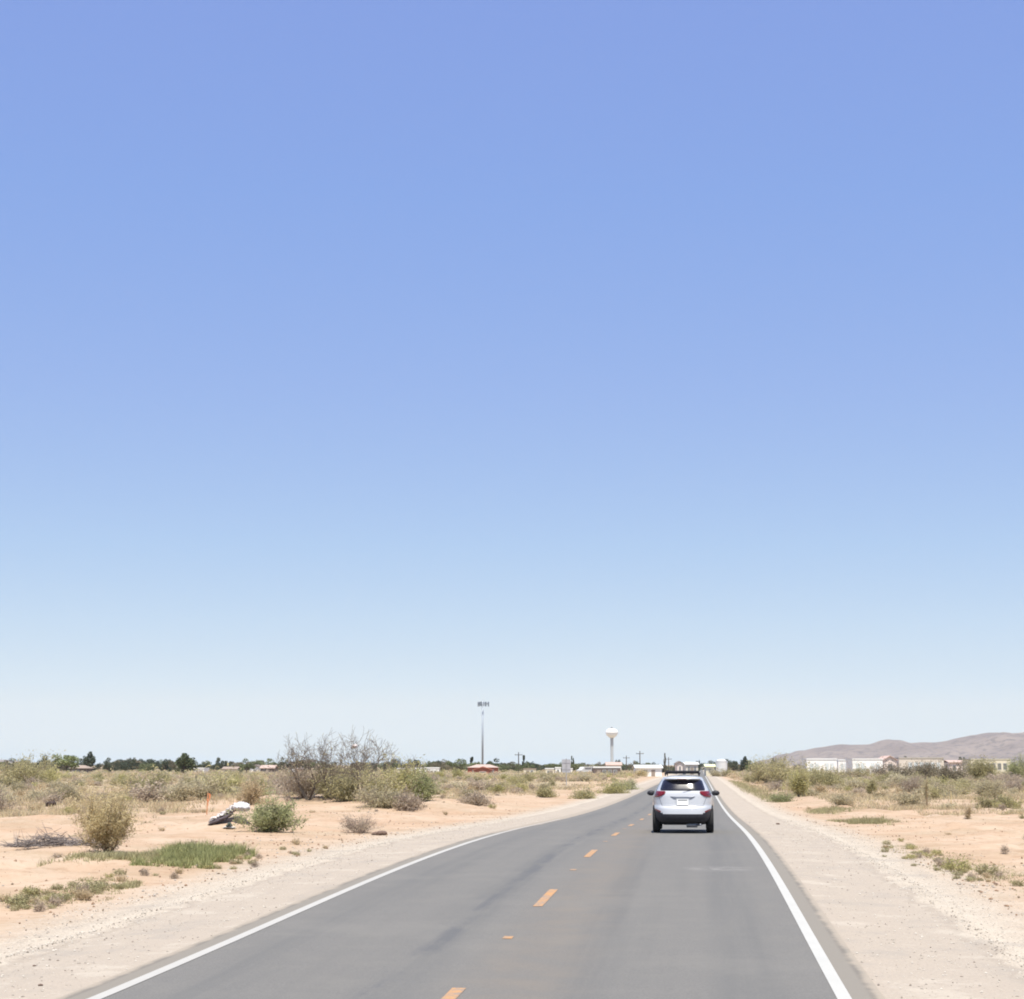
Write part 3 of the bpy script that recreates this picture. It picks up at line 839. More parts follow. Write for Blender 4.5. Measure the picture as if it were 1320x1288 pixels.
# dead brushwood lying on the sand
rs = np.random.RandomState(4)
pb = g(66, 1092)
P0, P1, A, B = [], [], [], []
for k in range(520):
    t = rs.uniform(-1, 1); y = rs.normal()*.18
    p = np.array([t*.92, y + .18*t, abs(rs.normal())*.11*(1.15 - abs(t)) + .01 + abs(rs.normal())*.16*max(0, .55 - abs(t - .1))])
    d = np.array([rs.normal() + .6*np.sign(rs.normal()), rs.normal()*.45, rs.normal()*.28]); d /= np.linalg.norm(d); ln = rs.uniform(.12, .5)
    q = p + d*ln; q[2] = abs(q[2])
    P0.append(p); P1.append(q); A.append(rs.uniform(.005, .014)); B.append(.003)
tv, tf = twigs(P0, P1, A, B)
o = link('brushwood', fast_mesh('brushwood', tv, [tf], [plain('weathered_dead_wood', (.20, .175, .165), .9, .3, 6)]), loc=pb)
tag(o, 'flat tangle of dead grey brushwood lying left of the tan feathery bush', 'brushwood')

# ---------------------------------------------------------------- the bare mesquite trees on the left mound
def bare_tree(name, px, py, H, seed, label, lean=0.0, trunks=2, leafn=600, lf=None, spread=.55, trunk_h=.28, part_trunk=True):
    rs = np.random.RandomState(seed)
    p = g(px, py); r = empty(name, (p[0], p[1], p[2] - .03))
    T0, T1, TA, TB, P0, P1, A, B, pts = [], [], [], [], [], [], [], [], []
    def br(p, d, ln, rad, lvl):
        k = 4
        for j in range(k):
            d = d + rs.normal(size=3)*(.16 if lvl else .09); d[2] += .03; d /= np.linalg.norm(d)
            q = p + d*ln/k; r0 = rad*(1 - .45*j/k); r1 = rad*(1 - .45*(j+1)/k)
            (T0 if lvl == 0 else P0).append(p.copy()); (T1 if lvl == 0 else P1).append(q.copy()); (TA if lvl == 0 else A).append(r0); (TB if lvl == 0 else B).append(r1)
            p = q
            if lvl >= 2: pts.append(p.copy())
            if lvl in (1, 2, 3) and rs.uniform() < .44:
                e = d + rs.normal(size=3)*.6; e /= np.linalg.norm(e); br(p.copy(), e, ln*rs.uniform(.4, .7), r1*.55, lvl+1)
        if lvl < 4:
            for _ in range(3 if lvl < 2 else 2):
                e = d + rs.normal(size=3)*(.48 if lvl else .42); e[2] += .12; e /= np.linalg.norm(e)
                br(p.copy(), e, ln*rs.uniform(.62, .95), r1*.66, lvl+1)
    for t in range(trunks):
        a = 2*pi*t/trunks + .6
        d = np.array([cos(a)*spread*.45 + lean, sin(a)*spread*.45, 1.0]); d /= np.linalg.norm(d)
        br(np.array([cos(a)*.1, sin(a)*.1, 0.]), d, H*trunk_h, .032*H**.7, 0)
    allz = max(q[2] for q in P1); k = H/allz
    T0, T1, P0, P1, pts = [np.array(x)*k for x in (T0, T1, P0, P1, pts)]
    tv, tf = twigs(T0, T1, TA, TB); link('trunk', fast_mesh('trunk', tv, [tf], [BARK_DARK]), r)
    tv, tf = twigs(P0, P1, np.maximum(A, .009), np.maximum(B, .006)); link('branches', fast_mesh('branches', tv, [tf], [BRANCH]), r)
    if leafn:
        c = pts[rs.choice(len(pts), leafn)] + rs.normal(size=(leafn, 3))*.09
        lv, lf_ = leaves(rs, c, .032); link('foliage', fast_mesh('foliage', lv, [lf_], [lf or LF_OLIVE]), r)
    return tag(r, label, 'tree')
main_tree = bare_tree('mesquite_tree', 466, 1033, 4.4, 21, 'tall nearly bare mesquite tree with a dark forked trunk on the sandy mound', lean=.25, trunks=3, leafn=350, spread=.8)
bare_tree('mesquite_tree', 398, 1031, 4.0, 27, 'bare grey mesquite with many upright thin branches left of the dark forked trunk', lean=-.08, trunks=4, leafn=380, spread=2.0)
bare_tree('mesquite_tree', 430, 1030, 4.2, 23, 'slender leafless mesquite between the two broader mesquites on the mound', lean=.0, trunks=2, leafn=150, spread=1.0)
bare_tree('mesquite_tree', 521, 1024, 3.9, 24, 'thin bare mesquite leaning right at the end of the mesquite thicket', lean=.25, trunks=2, leafn=120, spread=.35)
MG = 'bushes under the mesquite trees'
for (px, py, H, R, mats, lab, sd, nl) in (
        (392, 1028, 1.70, 1.40, [BARK_GREY, LF_PURP], 'grey brown bush round the foot of the left bare mesquite', 31, 3600),
        (425, 1029, 1.60, 1.20, [BARK_GREY, LF_OLIVE], 'olive bush between the left bare mesquite and the dark forked trunk', 32, 3600),
        (446, 1033, 1.40, 1.00, [BARK_DARK, LF_OLIVE], 'dark olive bush hiding the foot of the forked mesquite trunk', 33, 4200),
        (488, 1034, 1.50, 1.40, [BARK_GREY, LF_OLIVE], 'olive bush to the right of the forked mesquite trunk', 34, 4200),
        (498, 1041, 0.95, 1.50, [BARK_PURP, LF_GREY], 'low ash grey bush in front of the mesquite thicket', 35, 4200),
        (527, 1043, 0.75, 1.10, [BARK_PURP, LF_PURP], 'low pinkish grey bush at the sandy foot of the thicket', 36, 2600),
        (518, 1028, 2.00, 1.70, [BARK_GREY, LF_LIME], 'yellow green bush under the thin leaning mesquite', 37, 5200),
        (545, 1033, 1.50, 0.80, [BARK_GREY, LF_GREEN], 'bright green bush at the right end of the mesquite thicket', 38, 4200)):
    p = g(px, py)
    two_part('thicket_bush', (p[0], p[1], p[2] - .02), shrub_data(sd, H, R, nstem=34, nsub=3, nleaf=nl, leaf=.05, scat=.15), mats, lab, 'bush', MG)

# ---------------------------------------------------------------- right of the road
place('green_shrub', 1030, 1027, 2.00, 0.85, [BARK_GREY, LF_LIME], 'upright yellow green bush nearest the right gravel shoulder', seed=41, nstem=34, nsub=3, nleaf=5200, leaf=.05, scat=.15)
place('green_shrub', 1007, 1034, 0.55, 0.90, [BARK_GREY, LF_GREEN], 'flat green shrub creeping up to the right gravel shoulder', seed=42, nstem=34, nsub=3, nleaf=3000, leaf=.04, scat=.1)
place('dark_shrub', 1124, 1027, 1.30, 0.45, [BARK_DARK, LF_OLIVE], 'narrow dark olive shrub standing alone in the right scrub', seed=43, nstem=22, nsub=3, nleaf=3000, leaf=.05, scat=.12)
place('sage_bush', 1278, 1029, 1.15, 1.20, [BARK_GREY, LF_GREY], 'rounded grey sage bush by the orange sand at the right', seed=44, nstem=36, nsub=3, nleaf=6500, leaf=.045, scat=.14)
place('sage_bush', 1216, 1028, 1.20, 1.60, [BARK_GREY, LF_GREY], 'pale spindly sage bush behind the yellowish stake', seed=45, nstem=40, nsub=3, nleaf=4500, leaf=.04, scat=.14)
place('sage_bush', 1178, 1022, 1.30, 1.80, [BARK_PURP, LF_PURP], 'dull mauve brown bush left of the spiky yucca', seed=46, nstem=36, nsub=3, nleaf=4500, leaf=.05, scat=.15)
place('dry_weed', 1248, 1056, 0.50, 0.20, [BARK_TAN, LF_STRAW], 'small dry weed standing alone on the bare sand at the right', 'weed', seed=47, nstem=12, nsub=3, nleaf=700, leaf=.02, scat=.05)
place('dry_weed', 1292, 1044, 0.35, 0.28, [BARK_GREY, LF_PURP], 'little grey weed in front of the rounded grey sage bush', 'weed', seed=48, nstem=12, nsub=3, nleaf=500, leaf=.02, scat=.05)
for (px, py, H, R, lab, sd) in ((985, 1010, 3.00, 2.60, 'tall olive mesquite bush right behind the white tank', 51), (1008, 1012, 3.10, 2.80, 'tallest olive brown mesquite bush below the left foot of the hills', 52),
                                (1038, 1010, 2.10, 2.60, 'broad brown mesquite bush in front of the long white buildings', 53), (1062, 1014, 1.60, 2.60, 'greyish mesquite bush before the middle of the long white buildings', 54),
                                (1160, 1006, 2.40, 3.60, 'brown tangled mesquite bush in front of the tan long building', 55), (1193, 1004, 2.40, 2.80, 'dark brown mesquite bush before the right end of the tan long building', 56),
                                (1224, 1010, 2.00, 2.40, 'dark thorny mesquite bush beside the small dark conifer', 57)):
    place('mesquite_bush', px, py, H, R, [BARK_GREY, LF_TREE3 if sd in (55, 56, 57) else LF_OLIVE], lab, seed=sd, nstem=40, nsub=3, nleaf=5200, leaf=.085, scat=.28)
for (px, py, H, R, lab, sd) in ((1264, 1006, 2.90, 2.90, 'big dark green bush in front of the cream wall', 58), (1312, 1003, 3.30, 2.60, 'big bright green bush at the right edge of the scrub', 59)):
    place('green_shrub', px, py, H, R, [BARK_DARK, LF_GREEN if sd == 59 else LF_OLIVE], lab, seed=sd, nstem=40, nsub=3, nleaf=7000, leaf=.09, scat=.3)
for (px, py, H, R, lab, sd, m2) in ((792, 1023, 0.90, 1.60, 'low yellow green bush at the edge of the left shoulder far up the road', 61, LF_LIME), (806, 1018, 1.00, 1.60, 'second low green bush beyond the yellow green one by the left shoulder', 62, LF_GREEN),
                                    (753, 1030, 0.60, 1.10, 'low brown olive bush on the sand beside the left shoulder far up the road', 63, LF_OLIVE), (703, 1028, 0.70, 0.70, 'dark green low bush alone on the sand below the grey sign', 64, LF_OLIVE),
                                    (672, 1016, 1.20, 1.30, 'brown and green bush on the sand left of the grey sign', 65, LF_OLIVE), (612, 1037, 0.45, 0.95, 'low brown bush on the sand right of the mesquite thicket', 66, LF_PURP)):
    place('roadside_bush', px, py, H, R, [BARK_GREY, m2], lab, seed=sd, nstem=30, nsub=3, nleaf=3200, leaf=.05, scat=.15)
for (px, py, H, R, lab, sd, m2) in ((923, 1001, 1.5, 1.6, 'low grey bush at the foot of the white tank, on its left', 81, LF_GREY), (936, 1001, 1.6, 1.8, 'low olive bush at the foot of the white tank, on its right', 82, LF_OLIVE),
                                    (826, 1001, 1.4, 1.8, 'low tan bush in front of the left end of the white house', 83, LF_TAN), (843, 1001, 1.3, 1.6, 'low olive bush in front of the right end of the white house', 84, LF_OLIVE),
                                    (1088, 1004, 2.3, 3.4, 'tan brush before the middle long white building', 85, LF_GREY), (1112, 1004, 2.3, 3.2, 'olive brush before the right long white building', 86, LF_OLIVE), (1134, 1004, 2.4, 3.0, 'brown brush before the pink gabled house', 87, LF_PURP)):
    place('roadside_bush', px, py, H, R, [BARK_GREY, m2], lab, seed=sd, nstem=30, nsub=3, nleaf=2600, leaf=.08, scat=.2)
# yucca: a stalk with a bunch of stiff blades
def yucca(px, py, H, label, seed):
    rs = np.random.RandomState(seed); p = g(px, py); r = empty('yucca', p)
    n = 150; az = rs.uniform(0, 2*pi, n); el = rs.uniform(-.3, 1.4, n); ln = rs.uniform(.35, .6, n)
    c = np.stack([0*az, 0*az, H*rs.uniform(.25, .72, n)], 1); d = np.stack([np.cos(az)*np.cos(el), np.sin(az)*np.cos(el), np.sin(el)], 1)
    tv, tf = twigs(c, c + d*ln[:, None], np.full(n, .016), np.full(n, .002)); link('foliage', fast_mesh('foliage', tv, [tf], [LF_GREY]), r)
    MB().tube((0, 0, -.05), (.02, 0, H*.7), .07, .05, 7).build('trunk', BARK_TAN, r)
    MB().tube((.02, 0, H*.7), (.03, 0, H), .02, .012, 6).build('flower_stalk', BARK_TAN, r)
    tag(r, label, 'yucca')
yucca(1195, 1042, 2.1, 'spiky yucca with a pale flower stalk in the right scrub', 3)

# ---------------------------------------------------------------- grass and weeds
def blades(rs, n, inside, hmin, hmax, wd):
    """upright grass blades; inside() returns n ground points"""
    P = inside(n); h = rs.uniform(hmin, hmax, n)*(.35 + 1.1*vnoise(P[:, 0]*2.2, P[:, 1]*2.2, 17))
    d = rs.normal(size=(n, 3))*.45; d[:, 2] = 1
    tip = P + d*h[:, None]
    s = np.stack([rs.normal(size=n), rs.normal(size=n), 0*h], 1); s /= np.linalg.norm(s, axis=1, keepdims=True); s *= wd
    v = np.stack([P - s, P + s, tip], 1).reshape(-1, 3)
    return v, np.arange(3*n).reshape(-1, 3)
def grass_patch(pxs, label, mat, n, hmin, hmax, seed, ragged=.35, wd=.010):
    """pxs: outline on the photo ground as a list of (column,row)"""
    rs = np.random.RandomState(seed)
    poly = np.array([g(*q)[:2] for q in pxs]); lo, hi = poly.min(0), poly.max(0)
    def inside(n):
        out = []
        while sum(len(o) for o in out) < n:
            q = rs.uniform(lo - .2, hi + .2, (n*3, 2))
            jx = (vnoise(q[:, 0]*2.6, q[:, 1]*2.6, seed) - .5)*ragged*2; jy = (vnoise(q[:, 0]*2.6 + 50, q[:, 1]*2.6, seed) - .5)*ragged*2
            x, y = q[:, 0] + jx + rs.normal(size=len(q))*.10, q[:, 1] + jy + rs.normal(size=len(q))*.22; ins = np.zeros(len(q), bool)
            for (x1, y1), (x2, y2) in zip(poly, np.roll(poly, -1, 0)):
                c = (y1 > y) != (y2 > y); ins ^= c & (x < (x2 - x1)*(y - y1)/(y2 - y1 + 1e-12) + x1)
            keep = ins & (vnoise(q[:, 0]*3.2, q[:, 1]*3.2, seed + 9)*.6 + vnoise(q[:, 0]*9, q[:, 1]*9, seed + 10)*.4 > rs.uniform(.2, .6, len(q)))
            out.append(q[keep])
        q = np.concatenate(out)[:n]
        return np.stack([q[:, 0], q[:, 1], gh(q[:, 0], q[:, 1]) - .01], 1)
    v, f = blades(rs, n, inside, hmin, hmax, wd)
    return tag(link('grass_patch', fast_mesh('grass_patch', v, [f], [mat])), label, 'grass', kind='stuff')
grass_patch([(206, 1108), (210, 1116), (235, 1119), (262, 1113), (300, 1111), (314, 1104), (296, 1098), (262, 1096), (222, 1098)], 'bright green grass patch beside the left gravel shoulder', LF_GRASS, 15000, .06, .26, 1, .7)
grass_patch([(66, 1111), (105, 1113), (150, 1108), (206, 1110), (208, 1103), (150, 1102), (100, 1105)], 'pale olive strip of grass at the foot of the tan feathery bush', LF_GRASS2, 5500, .04, .15, 2)
grass_patch([(1040, 1048), (1062, 1050), (1082, 1047), (1105, 1043), (1085, 1041), (1060, 1043)], 'flat green grass patch right of the right shoulder, the farther one', LF_GRASS2, 4200, .04, .20, 3, .8, wd=.012)
grass_patch([(1082, 1058), (1100, 1062), (1143, 1064), (1147, 1059), (1120, 1056)], 'flat green grass patch right of the right shoulder, the nearer one', LF_GRASS2, 4200, .04, .20, 4, .8, wd=.012)
grass_patch([(20, 1170), (60, 1172), (110, 1158), (170, 1143), (178, 1132), (140, 1134), (90, 1142), (20, 1160)], 'straggling strip of small olive weeds along the left gravel', LF_GRASS2, 3000, .02, .09, 5, .6)
grass_patch([(1140, 1089), (1180, 1100), (1225, 1122), (1290, 1140), (1325, 1160), (1330, 1130), (1250, 1105), (1180, 1090)], 'sparse dry weeds along the edge of the right gravel', LF_GRASS2, 3200, .015, .06, 6, .6)
grass_patch([(960, 1020), (1000, 1036), (1012, 1033), (975, 1014), (940, 1006)], 'yellowish grass along the far right shoulder', LF_GRASS2, 6000, .08, .3, 7, .6, .02)
# small weeds one can count, near the road
WKIND = []
for k, (mt, bk, H, R) in enumerate(((LF_GRASS2, BARK_TAN, .07, .10), (LF_LIME, BARK_TAN, .09, .11), (LF_PURP, BARK_PURP, .10, .09), (LF_STRAW, BARK_TAN, .08, .08))):
    WKIND.append(one_mesh('small_weed', shrub_data(70 + k, H, R, nstem=18, nsub=2, nleaf=420, leaf=.008, scat=.018, stem_r=.3), [bk, mt]))
rs = np.random.RandomState(77)
def weed(px, py, k, s, label, group):
    p = g(px, py)
    o = link('small_weed', WKIND[k], loc=(p[0], p[1], p[2] - .01), rz=rs.uniform(0, 6.28)); o.scale = (s, s, s*rs.uniform(.8, 1.2))
    tag(o, label, 'weed', group)
NAMEW = ['olive', 'yellow green', 'purplish', 'straw coloured']
def weed_row(npts, xs, ys, side, where, mn=.7, mx=1.5, p=(.45, .15, .2, .2)):
    for i in range(npts):
        t = rs.uniform(); px = np.interp(t, np.linspace(0, 1, len(xs)), xs) + rs.normal()*14; py = np.interp(t, np.linspace(0, 1, len(ys)), ys) + rs.normal()*5.5
        k = rs.choice(4, p=p)
        weed(px, py, k, rs.uniform(mn, mx), 'small %s weed %s' % (NAMEW[k], where), 'small %s weeds %s' % (NAMEW[k], side))
weed_row(46, [10, 60, 110, 175], [1168, 1163, 1148, 1132], 'beside the left gravel', 'in the ragged row beside the left gravel')
weed_row(60, [1140, 1185, 1230, 1320], [1090, 1104, 1122, 1150], 'beside the right gravel', 'in the ragged row beside the right gravel', .5, 1.2)
weed_row(26, [190, 260, 330, 420], [1130, 1118, 1108, 1088], 'at the sand edge', 'at the sand edge along the left gravel further on', .6, 1.1)
weed(1232, 1124, 1, 2.6, 'largest yellow green weed beside the right gravel', None)
weed(1272, 1128, 0, 2.4, 'large olive weed beside the right gravel, next to the yellow green one', None)
weed(22, 1169, 0, 2.0, 'large olive weed nearest the left edge beside the gravel', None)
weed(118, 1150, 0, 2.1, 'largest olive weed clump in the ragged row beside the left gravel', None)

for i in range(170):                        # tiny tufts strewn over the open sand
    side = -1 if i < 90 else 1
    v_ = rs.uniform(30, 120); u_ = side*(8 + rs.uniform()**.8*(6 + v_*.18)); x_, y_ = xy_of(u_, v_)
    if abs(x_) > .3*y_: continue
    k = rs.choice(4, p=(.25, .05, .3, .4)); s = rs.uniform(.6, 2.2)
    o = link('small_weed', WKIND[k], loc=(x_, y_, ghf(x_, y_) - .01), rz=rs.uniform(0, 6.28)); o.scale = (s, s, s*rs.uniform(.7, 1.3)); sd_ = 'left' if side < 0 else 'right'
    tag(o, 'tiny %s tuft alone on the open sand on the %s of the road' % (NAMEW[k], sd_), 'weed', 'tiny %s tufts on the open sand on the %s' % (NAMEW[k], sd_))

# ---------------------------------------------------------------- scrub: hundreds of bushes, each its own object
KIND = {}
def kind(nm, seeds, mats, **kw):
    KIND[nm] = [one_mesh(nm, shrub_data(s, nleaf=kw.get('nleaf', 1100), **{k: v for k, v in kw.items() if k != 'nleaf'}), mats) for s in seeds]
kind('grey_bush', (101, 102, 103), [BARK_GREY, LF_GREY], H=.75, R=.8, nstem=26, nsub=2, nleaf=1500, leaf=.05, scat=.13)
kind('olive_bush', (111, 112, 113), [BARK_GREY, LF_OLIVE], H=.95, R=.85, nstem=26, nsub=2, nleaf=1500, leaf=.055, scat=.15)
kind('straw_tuft', (121, 122, 123), [BARK_TAN, LF_STRAW], H=.5, R=.45, nstem=36, nsub=1, nleaf=800, leaf=.035, scat=.09, aspect=2.4)
kind('brown_bush', (131, 132, 133), [BARK_PURP, LF_PURP], H=.75, R=.75, nstem=30, nsub=2, nleaf=1100, leaf=.045, scat=.12)
kind('lime_bush', (141, 142), [BARK_GREY, LF_LIME], H=.8, R=.75, nstem=26, nsub=2, nleaf=1400, leaf=.05, scat=.14)
KLAB = {'grey_bush': 'grey green sage bush', 'olive_bush': 'olive creosote bush', 'straw_tuft': 'dry straw coloured tuft', 'brown_bush': 'dead brownish bush', 'lime_bush': 'yellow green bush'}
rs = np.random.RandomState(2024)
KN = list(KIND); KP = [.34, .12, .34, .14, .06]
cnt = {}
far_pts = []
def try_bush(x, y, dens):
    u, v = uv_of(x, y); w = abs(u)
    return w
def scatter(n, y0, y1, near):
    Y = np.sqrt(rs.uniform(y0*y0, y1*y1, n)); X = rs.uniform(-.305, .305, n)*Y
    U, V = uv_of(X, Y); W = np.abs(U)
    cl = vnoise(X/14, Y/14, 8)*.6 + vnoise(X/5, Y/5, 9)*.4
    edge = np.where(U < 0, np.interp(Y, [60, 110, 150, 250], [34, 28, 17, 11]), np.interp(Y, [50, 75, 110, 200], [26, 17, 11, 9.5]))
    dens = sstep(.44, .64, cl)*.90 + .05
    ok = (W > edge) & (rs.uniform(size=n) < dens*sstep(0, 10, W - edge + 3))
    return X[ok], Y[ok], U[ok]
for (y0, y1, n) in ((62, 110, 240), (110, 170, 800), (170, 260, 2000), (260, 330, 1500)):
    X, Y, U = scatter(n, y0, y1, True)
    for x, y, u in zip(X, Y, U):
        k = KN[rs.choice(5, p=KP)]; side = 'left' if u < 0 else 'right'
        reg = 'near' if y < 170 else 'far'
        if cnt.get((k, side), 0) >= 145: far_pts.append((x, y)); continue
        cnt[(k, side)] = cnt.get((k, side), 0) + 1
        o = link(k, KIND[k][rs.randint(len(KIND[k]))], loc=(x, y, ghf(x, y) - .03), rz=rs.uniform(0, 6.28))
        s = rs.gamma(6, 1/6.)*(.65 if y < 110 else .82); o.scale = (s*rs.uniform(.85, 1.3), s*rs.uniform(.85, 1.3), s*rs.uniform(.75, 1.15))
        tag(o, '%s in the open scrub on the %s of the road' % (KLAB[k], side), 'bush', '%ss in the scrub %s of the road' % (KLAB[k].replace('bush', 'bushe'), side))
# beyond 330 m the scrub reads as one mass
rs = np.random.RandomState(99)
VV, FF, MM, off = [], [], [], 0
mats = [LF_GREY, LF_OLIVE, LF_STRAW, LF_PURP, LF_LIME]
Xf = [p[0] for p in far_pts]; Yf = [p[1] for p in far_pts]
for (y0, y1, n) in ((330, 460, 3600), (460, 700, 4200), (700, 1100, 3000)):
    X, Y, U = scatter(n, y0, y1, False); Xf += list(X); Yf += list(Y)
groups = [[] for _ in mats]
for x, y in zip(Xf, Yf):
    far = y > 330; H = rs.uniform(.5, 1.15)*(1.15 if far else .7); R = H*rs.uniform(.8, 1.3); n = 90 if far else 260
    d = rs.normal(size=(n, 3)); d /= np.linalg.norm(d, axis=1, keepdims=True); d[:, 2] = np.abs(d[:, 2])
    c = d*rs.uniform(.35, 1, (n, 1))**.5*np.array([R, R, H]) + np.array([x, y, ghf(x, y)])
    v, f = leaves(rs, c, .13 if far else .08); groups[rs.choice(5, p=KP)].append(v)
vs, fs, mi, off = [], [], [], 0
for j, gl in enumerate(groups):
    v = np.concatenate(gl); vs.append(v); fs.append(np.arange(len(v)).reshape(-1, 4) + off); off += len(v)
tag(link('distant_scrub', fast_mesh('distant_scrub', np.concatenate(vs), fs, mats)), 'low mixed scrub reading as one mass far out towards the houses', 'scrub', kind='stuff')
print('scrub objects', sum(cnt.values()), cnt, 'stuff bushes', len(Xf))

# ---------------------------------------------------------------- dry grass growing between the bushes
rs = np.random.RandomState(303)
vs, fs, off = [], [], 0
for j, (n, mt_) in enumerate(((46000, LF_STRAW), (22000, LF_GREY), (12000, LF_TAN))):
    Y = 75*(420/75.)**rs.uniform(size=n*2); X = rs.uniform(-.31, .31, n*2)*Y
    U, V = uv_of(X, Y); W = np.abs(U)
    edge = np.where(U < 0, np.interp(Y, [75, 110, 150, 250], [30, 22, 14, 9.5]), np.interp(Y, [75, 110, 200], [20, 12, 8.5]))
    d = vnoise(X/7, Y/12, 61)*.55 + vnoise(X/2.2, Y/3, 62)*.45
    k = (W > edge) & (d > rs.uniform(.40, .62, len(X))); X, Y = X[k], Y[k]
    m3 = len(X); h = rs.uniform(.12, .42, m3); wd = np.clip(Y/2300*.45, .014, .07)
    # each grain of cover is a little tuft of three blades
    for b_ in range(3):
        P = np.stack([X + rs.normal(size=m3)*.12, Y + rs.normal(size=m3)*.12, gh(X, Y) - .02], 1)
        dd = rs.normal(size=(m3, 3))*.5; dd[:, 2] = 1; tip = P + dd*h[:, None]
        s = np.stack([rs.normal(size=m3), rs.normal(size=m3)*.5, 0*h], 1); s /= np.linalg.norm(s, axis=1, keepdims=True); s *= wd[:, None]
        v = np.stack([P - s, P + s, tip], 1).reshape(-1, 3); vs.append(v)
        if b_ == 0: fl = []
        fl.append(np.arange(len(v)).reshape(-1, 3) + off); off += len(v)
    fs.append(np.concatenate(fl))
tag(link('dry_grass', fast_mesh('dry_grass', np.concatenate(vs), fs, [LF_STRAW, LF_GREY, LF_TAN])), 'thin straw coloured grass between the bushes on both sides of the road', 'grass', kind='stuff')

# ---------------------------------------------------------------- the line of trees round the far houses
def tree_mesh(seed, shape, n=1500):
    """trunk mesh and crown mesh, both about 1 m tall in total, to be scaled"""
    rs = np.random.RandomState(seed)
    if shape == 'round': K, box, zc = 11, (.42, .42, .36), .52
    elif shape == 'cypress': K, box, zc = 9, (.10, .10, .44), .52
    elif shape == 'cone': K, box, zc = 12, (.26, .26, .42), .52
    else: K, box, zc = 14, (.60, .60, .34), .50
    cs = rs.normal(size=(K, 3))*.55; cs = np.clip(cs, -1, 1)*np.array(box) + np.array([0, 0, zc])
    if shape == 'cone': cs[:, :2] *= np.clip((1.05 - cs[:, 2])*1.5, .12, 1)[:, None]
    per = n//K; c = []
    for q in cs:
        rad = np.array(box)*rs.uniform(.30, .55)
        d = rs.normal(size=(per, 3)); d /= np.linalg.norm(d, axis=1, keepdims=True)
        c.append(q + d*rs.uniform(.3, 1.0, (per, 1))**.6*rad)
    c = np.concatenate(c); c[:, 2] = np.clip(c[:, 2], .05, 1.05)
    lv, lf = leaves(rs, c, .036, 1.2)
    P0, P1, A, B = [], [], [], []
    P0.append((0, 0, -.05)); P1.append((0.01, 0, .3)); A.append(.035); B.append(.026)
    for q in cs: P0.append((0.01, 0, .28)); P1.append(tuple(q)); A.append(.018); B.append(.006)
    tv, tf = twigs(P0, P1, A, B)
    return tv, tf, lv, lf
TM = {}
def far_tree(px, top, w, shape, mat, Y, label, group, name, seed):
    """a tree whose crown reaches photo row `top`, w photo pixels wide"""
    key = (shape, seed % 4)
    if key not in TM:
        tv, tf, lv, lf = tree_mesh(400 + seed % 4 + 10*len(shape), shape)
        TM[key] = (fast_mesh('trunk', tv, [tf], [BARK_DARK]), {}, (lv, lf))
    tr, crowns, (lv, lf) = TM[key]
    if mat.name not in crowns: crowns[mat.name] = fast_mesh('crown', lv, [lf], [mat])
    p = at(px, Y); H = max(1.5, (zrow(top, Y) - p[2])/1.0)
    r = empty(name, p, rs.uniform(0, 6.28)); wid = w/ppm(Y)/(1.15 if shape in ('round', 'wide') else .62 if shape == 'cone' else .32)
    r.scale = (wid, wid, H)
    link('trunk', tr, r); link('crown', crowns[mat.name], r)
    return tag(r, label, 'tree', group)
rs = np.random.RandomState(5)
BACK = []
